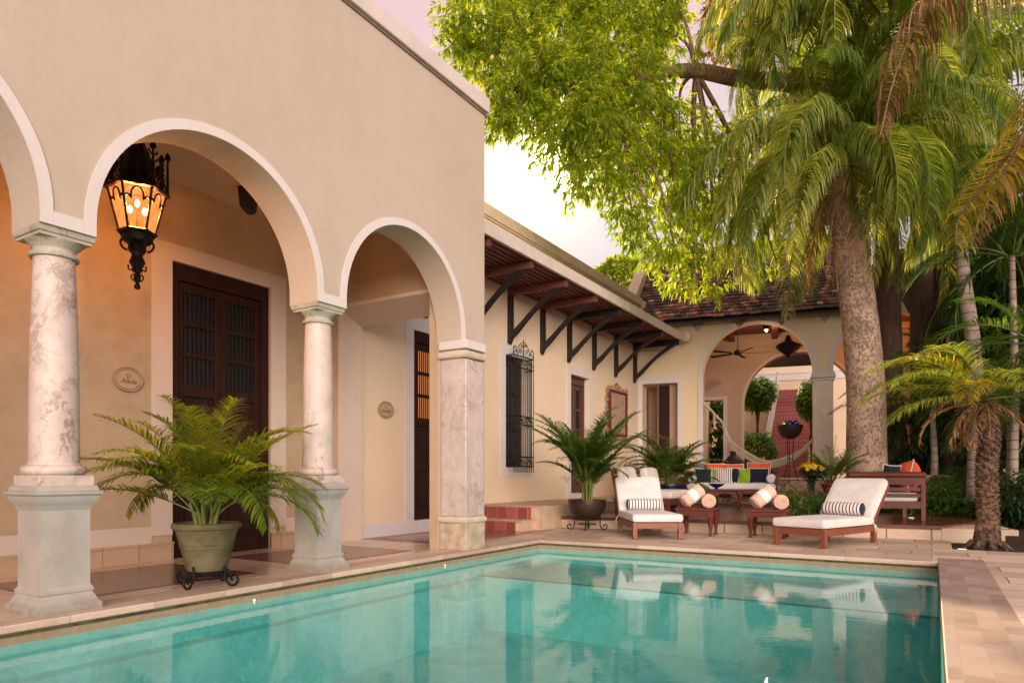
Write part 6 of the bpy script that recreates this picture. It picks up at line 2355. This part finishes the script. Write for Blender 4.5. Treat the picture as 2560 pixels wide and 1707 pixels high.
# everything below the horizon is dim ground light
hz = wn('Math', {'operation': 'MULTIPLY_ADD', 'use_clamp': True}, _0=up, _1=8.0, _2=0.9).outputs[0]
tot = scale(tot, m2_('MAXIMUM', hz, 0.15))
nt.links.new(tot, bg.inputs['Color'])
nt.links.new(bg.outputs[0], out.inputs['Surface'])

sl = bpy.data.lights.new('sun', 'SUN')
sl.energy = SUN_E
sl.angle = R(1.0)
sl.color = (1.0, 0.78, 0.50)
so = bpy.data.objects.new('sun', sl)
COL.objects.link(so)
so.rotation_euler = (-SUN).to_track_quat('-Z', 'Y').to_euler()

def lamp(name, p, e, c, r=.05, spot=None):
    l = bpy.data.lights.new(name, 'SPOT' if spot else 'POINT')
    l.energy = e
    l.color = c
    l.shadow_soft_size = r
    o = bpy.data.objects.new(name, l)
    COL.objects.link(o)
    o.location = p
    if spot:
        l.spot_size = R(spot[0])
        l.spot_blend = .6
        o.rotation_euler = Vector(spot[1]).to_track_quat('-Z', 'Y').to_euler()
    return o
WARM = (1.0, .46, .16)
for k in range(3):
    a = 2 * PI * k / 3 + A0
    lamp('lantern_bulb_light', (LX + .075 * math.cos(a), LY + .075 * math.sin(a), LZ + .82), LANT, WARM, .04)
lamp('pavilion_lamp_light', (lp.x, lp.y, 5.38), 55, (1.0, .68, .42), .02)
lamp('arch_lamp_light', pvp(7.0, 2.2, 5.4), 60, (1.0, .38, .12), .08)
lamp('loggia_lamp_light', pvp(8.0, 1.5, 6.2), 60, (1.0, .40, .10), .08)
lamp('lobby_door_light', (XB - .3, 10.0, 2.6), 4, WARM, .1)
lamp('tree_uplight', px(2395, 1300, 16.6), 55, (1.0, .42, .12), .015, (60, (-.25, .2, 1)))
lamp('palm_uplight', px(2262, 1190, 14.9), 22, (1.0, .40, .12), .015, (40, (-.12, .08, 1)))
lamp('bed_uplight', Vector((.36, 11.45, .03)), 10, (1.0, .66, .36), .04, (90, (.25, .4, 1)))
lamp('kerb_uplight', Vector((.75, 13.6, .16)), 22, (1.0, .70, .38), .04, (110, (-.2, .3, 1)))
lamp('bench_uplight', Vector((-.33, 14.6, .28)), 9, (1.0, .80, .3), .04, (120, (0, 0, 1)))
lamp('courtyard_light', pvp(3.0, 9.5, 2.2), 70, (1.0, .62, .30), .1)
lamp('court_fill_light', pvp(4.8, 6.2, 6.6), 270, (1.0, .84, .70), .1)  # added fill to brighten the stairs, hidden behind the wall above the rear arch

# ------------------------------------------------------------------ render settings
sc.view_settings.view_transform = 'Standard'
sc.view_settings.look = 'None'
sc.view_settings.exposure = EXPO
sc.view_settings.gamma = 1.0
sc.render.engine = 'CYCLES'
cy = sc.cycles
cy.use_denoising = True
cy.denoiser = 'OPENIMAGEDENOISE'
cy.max_bounces = 8
cy.diffuse_bounces = 4
cy.glossy_bounces = 4
cy.transmission_bounces = 4
cy.transparent_max_bounces = 12
cy.sample_clamp_indirect = 6.0
cy.caustics_reflective = False
cy.caustics_refractive = False
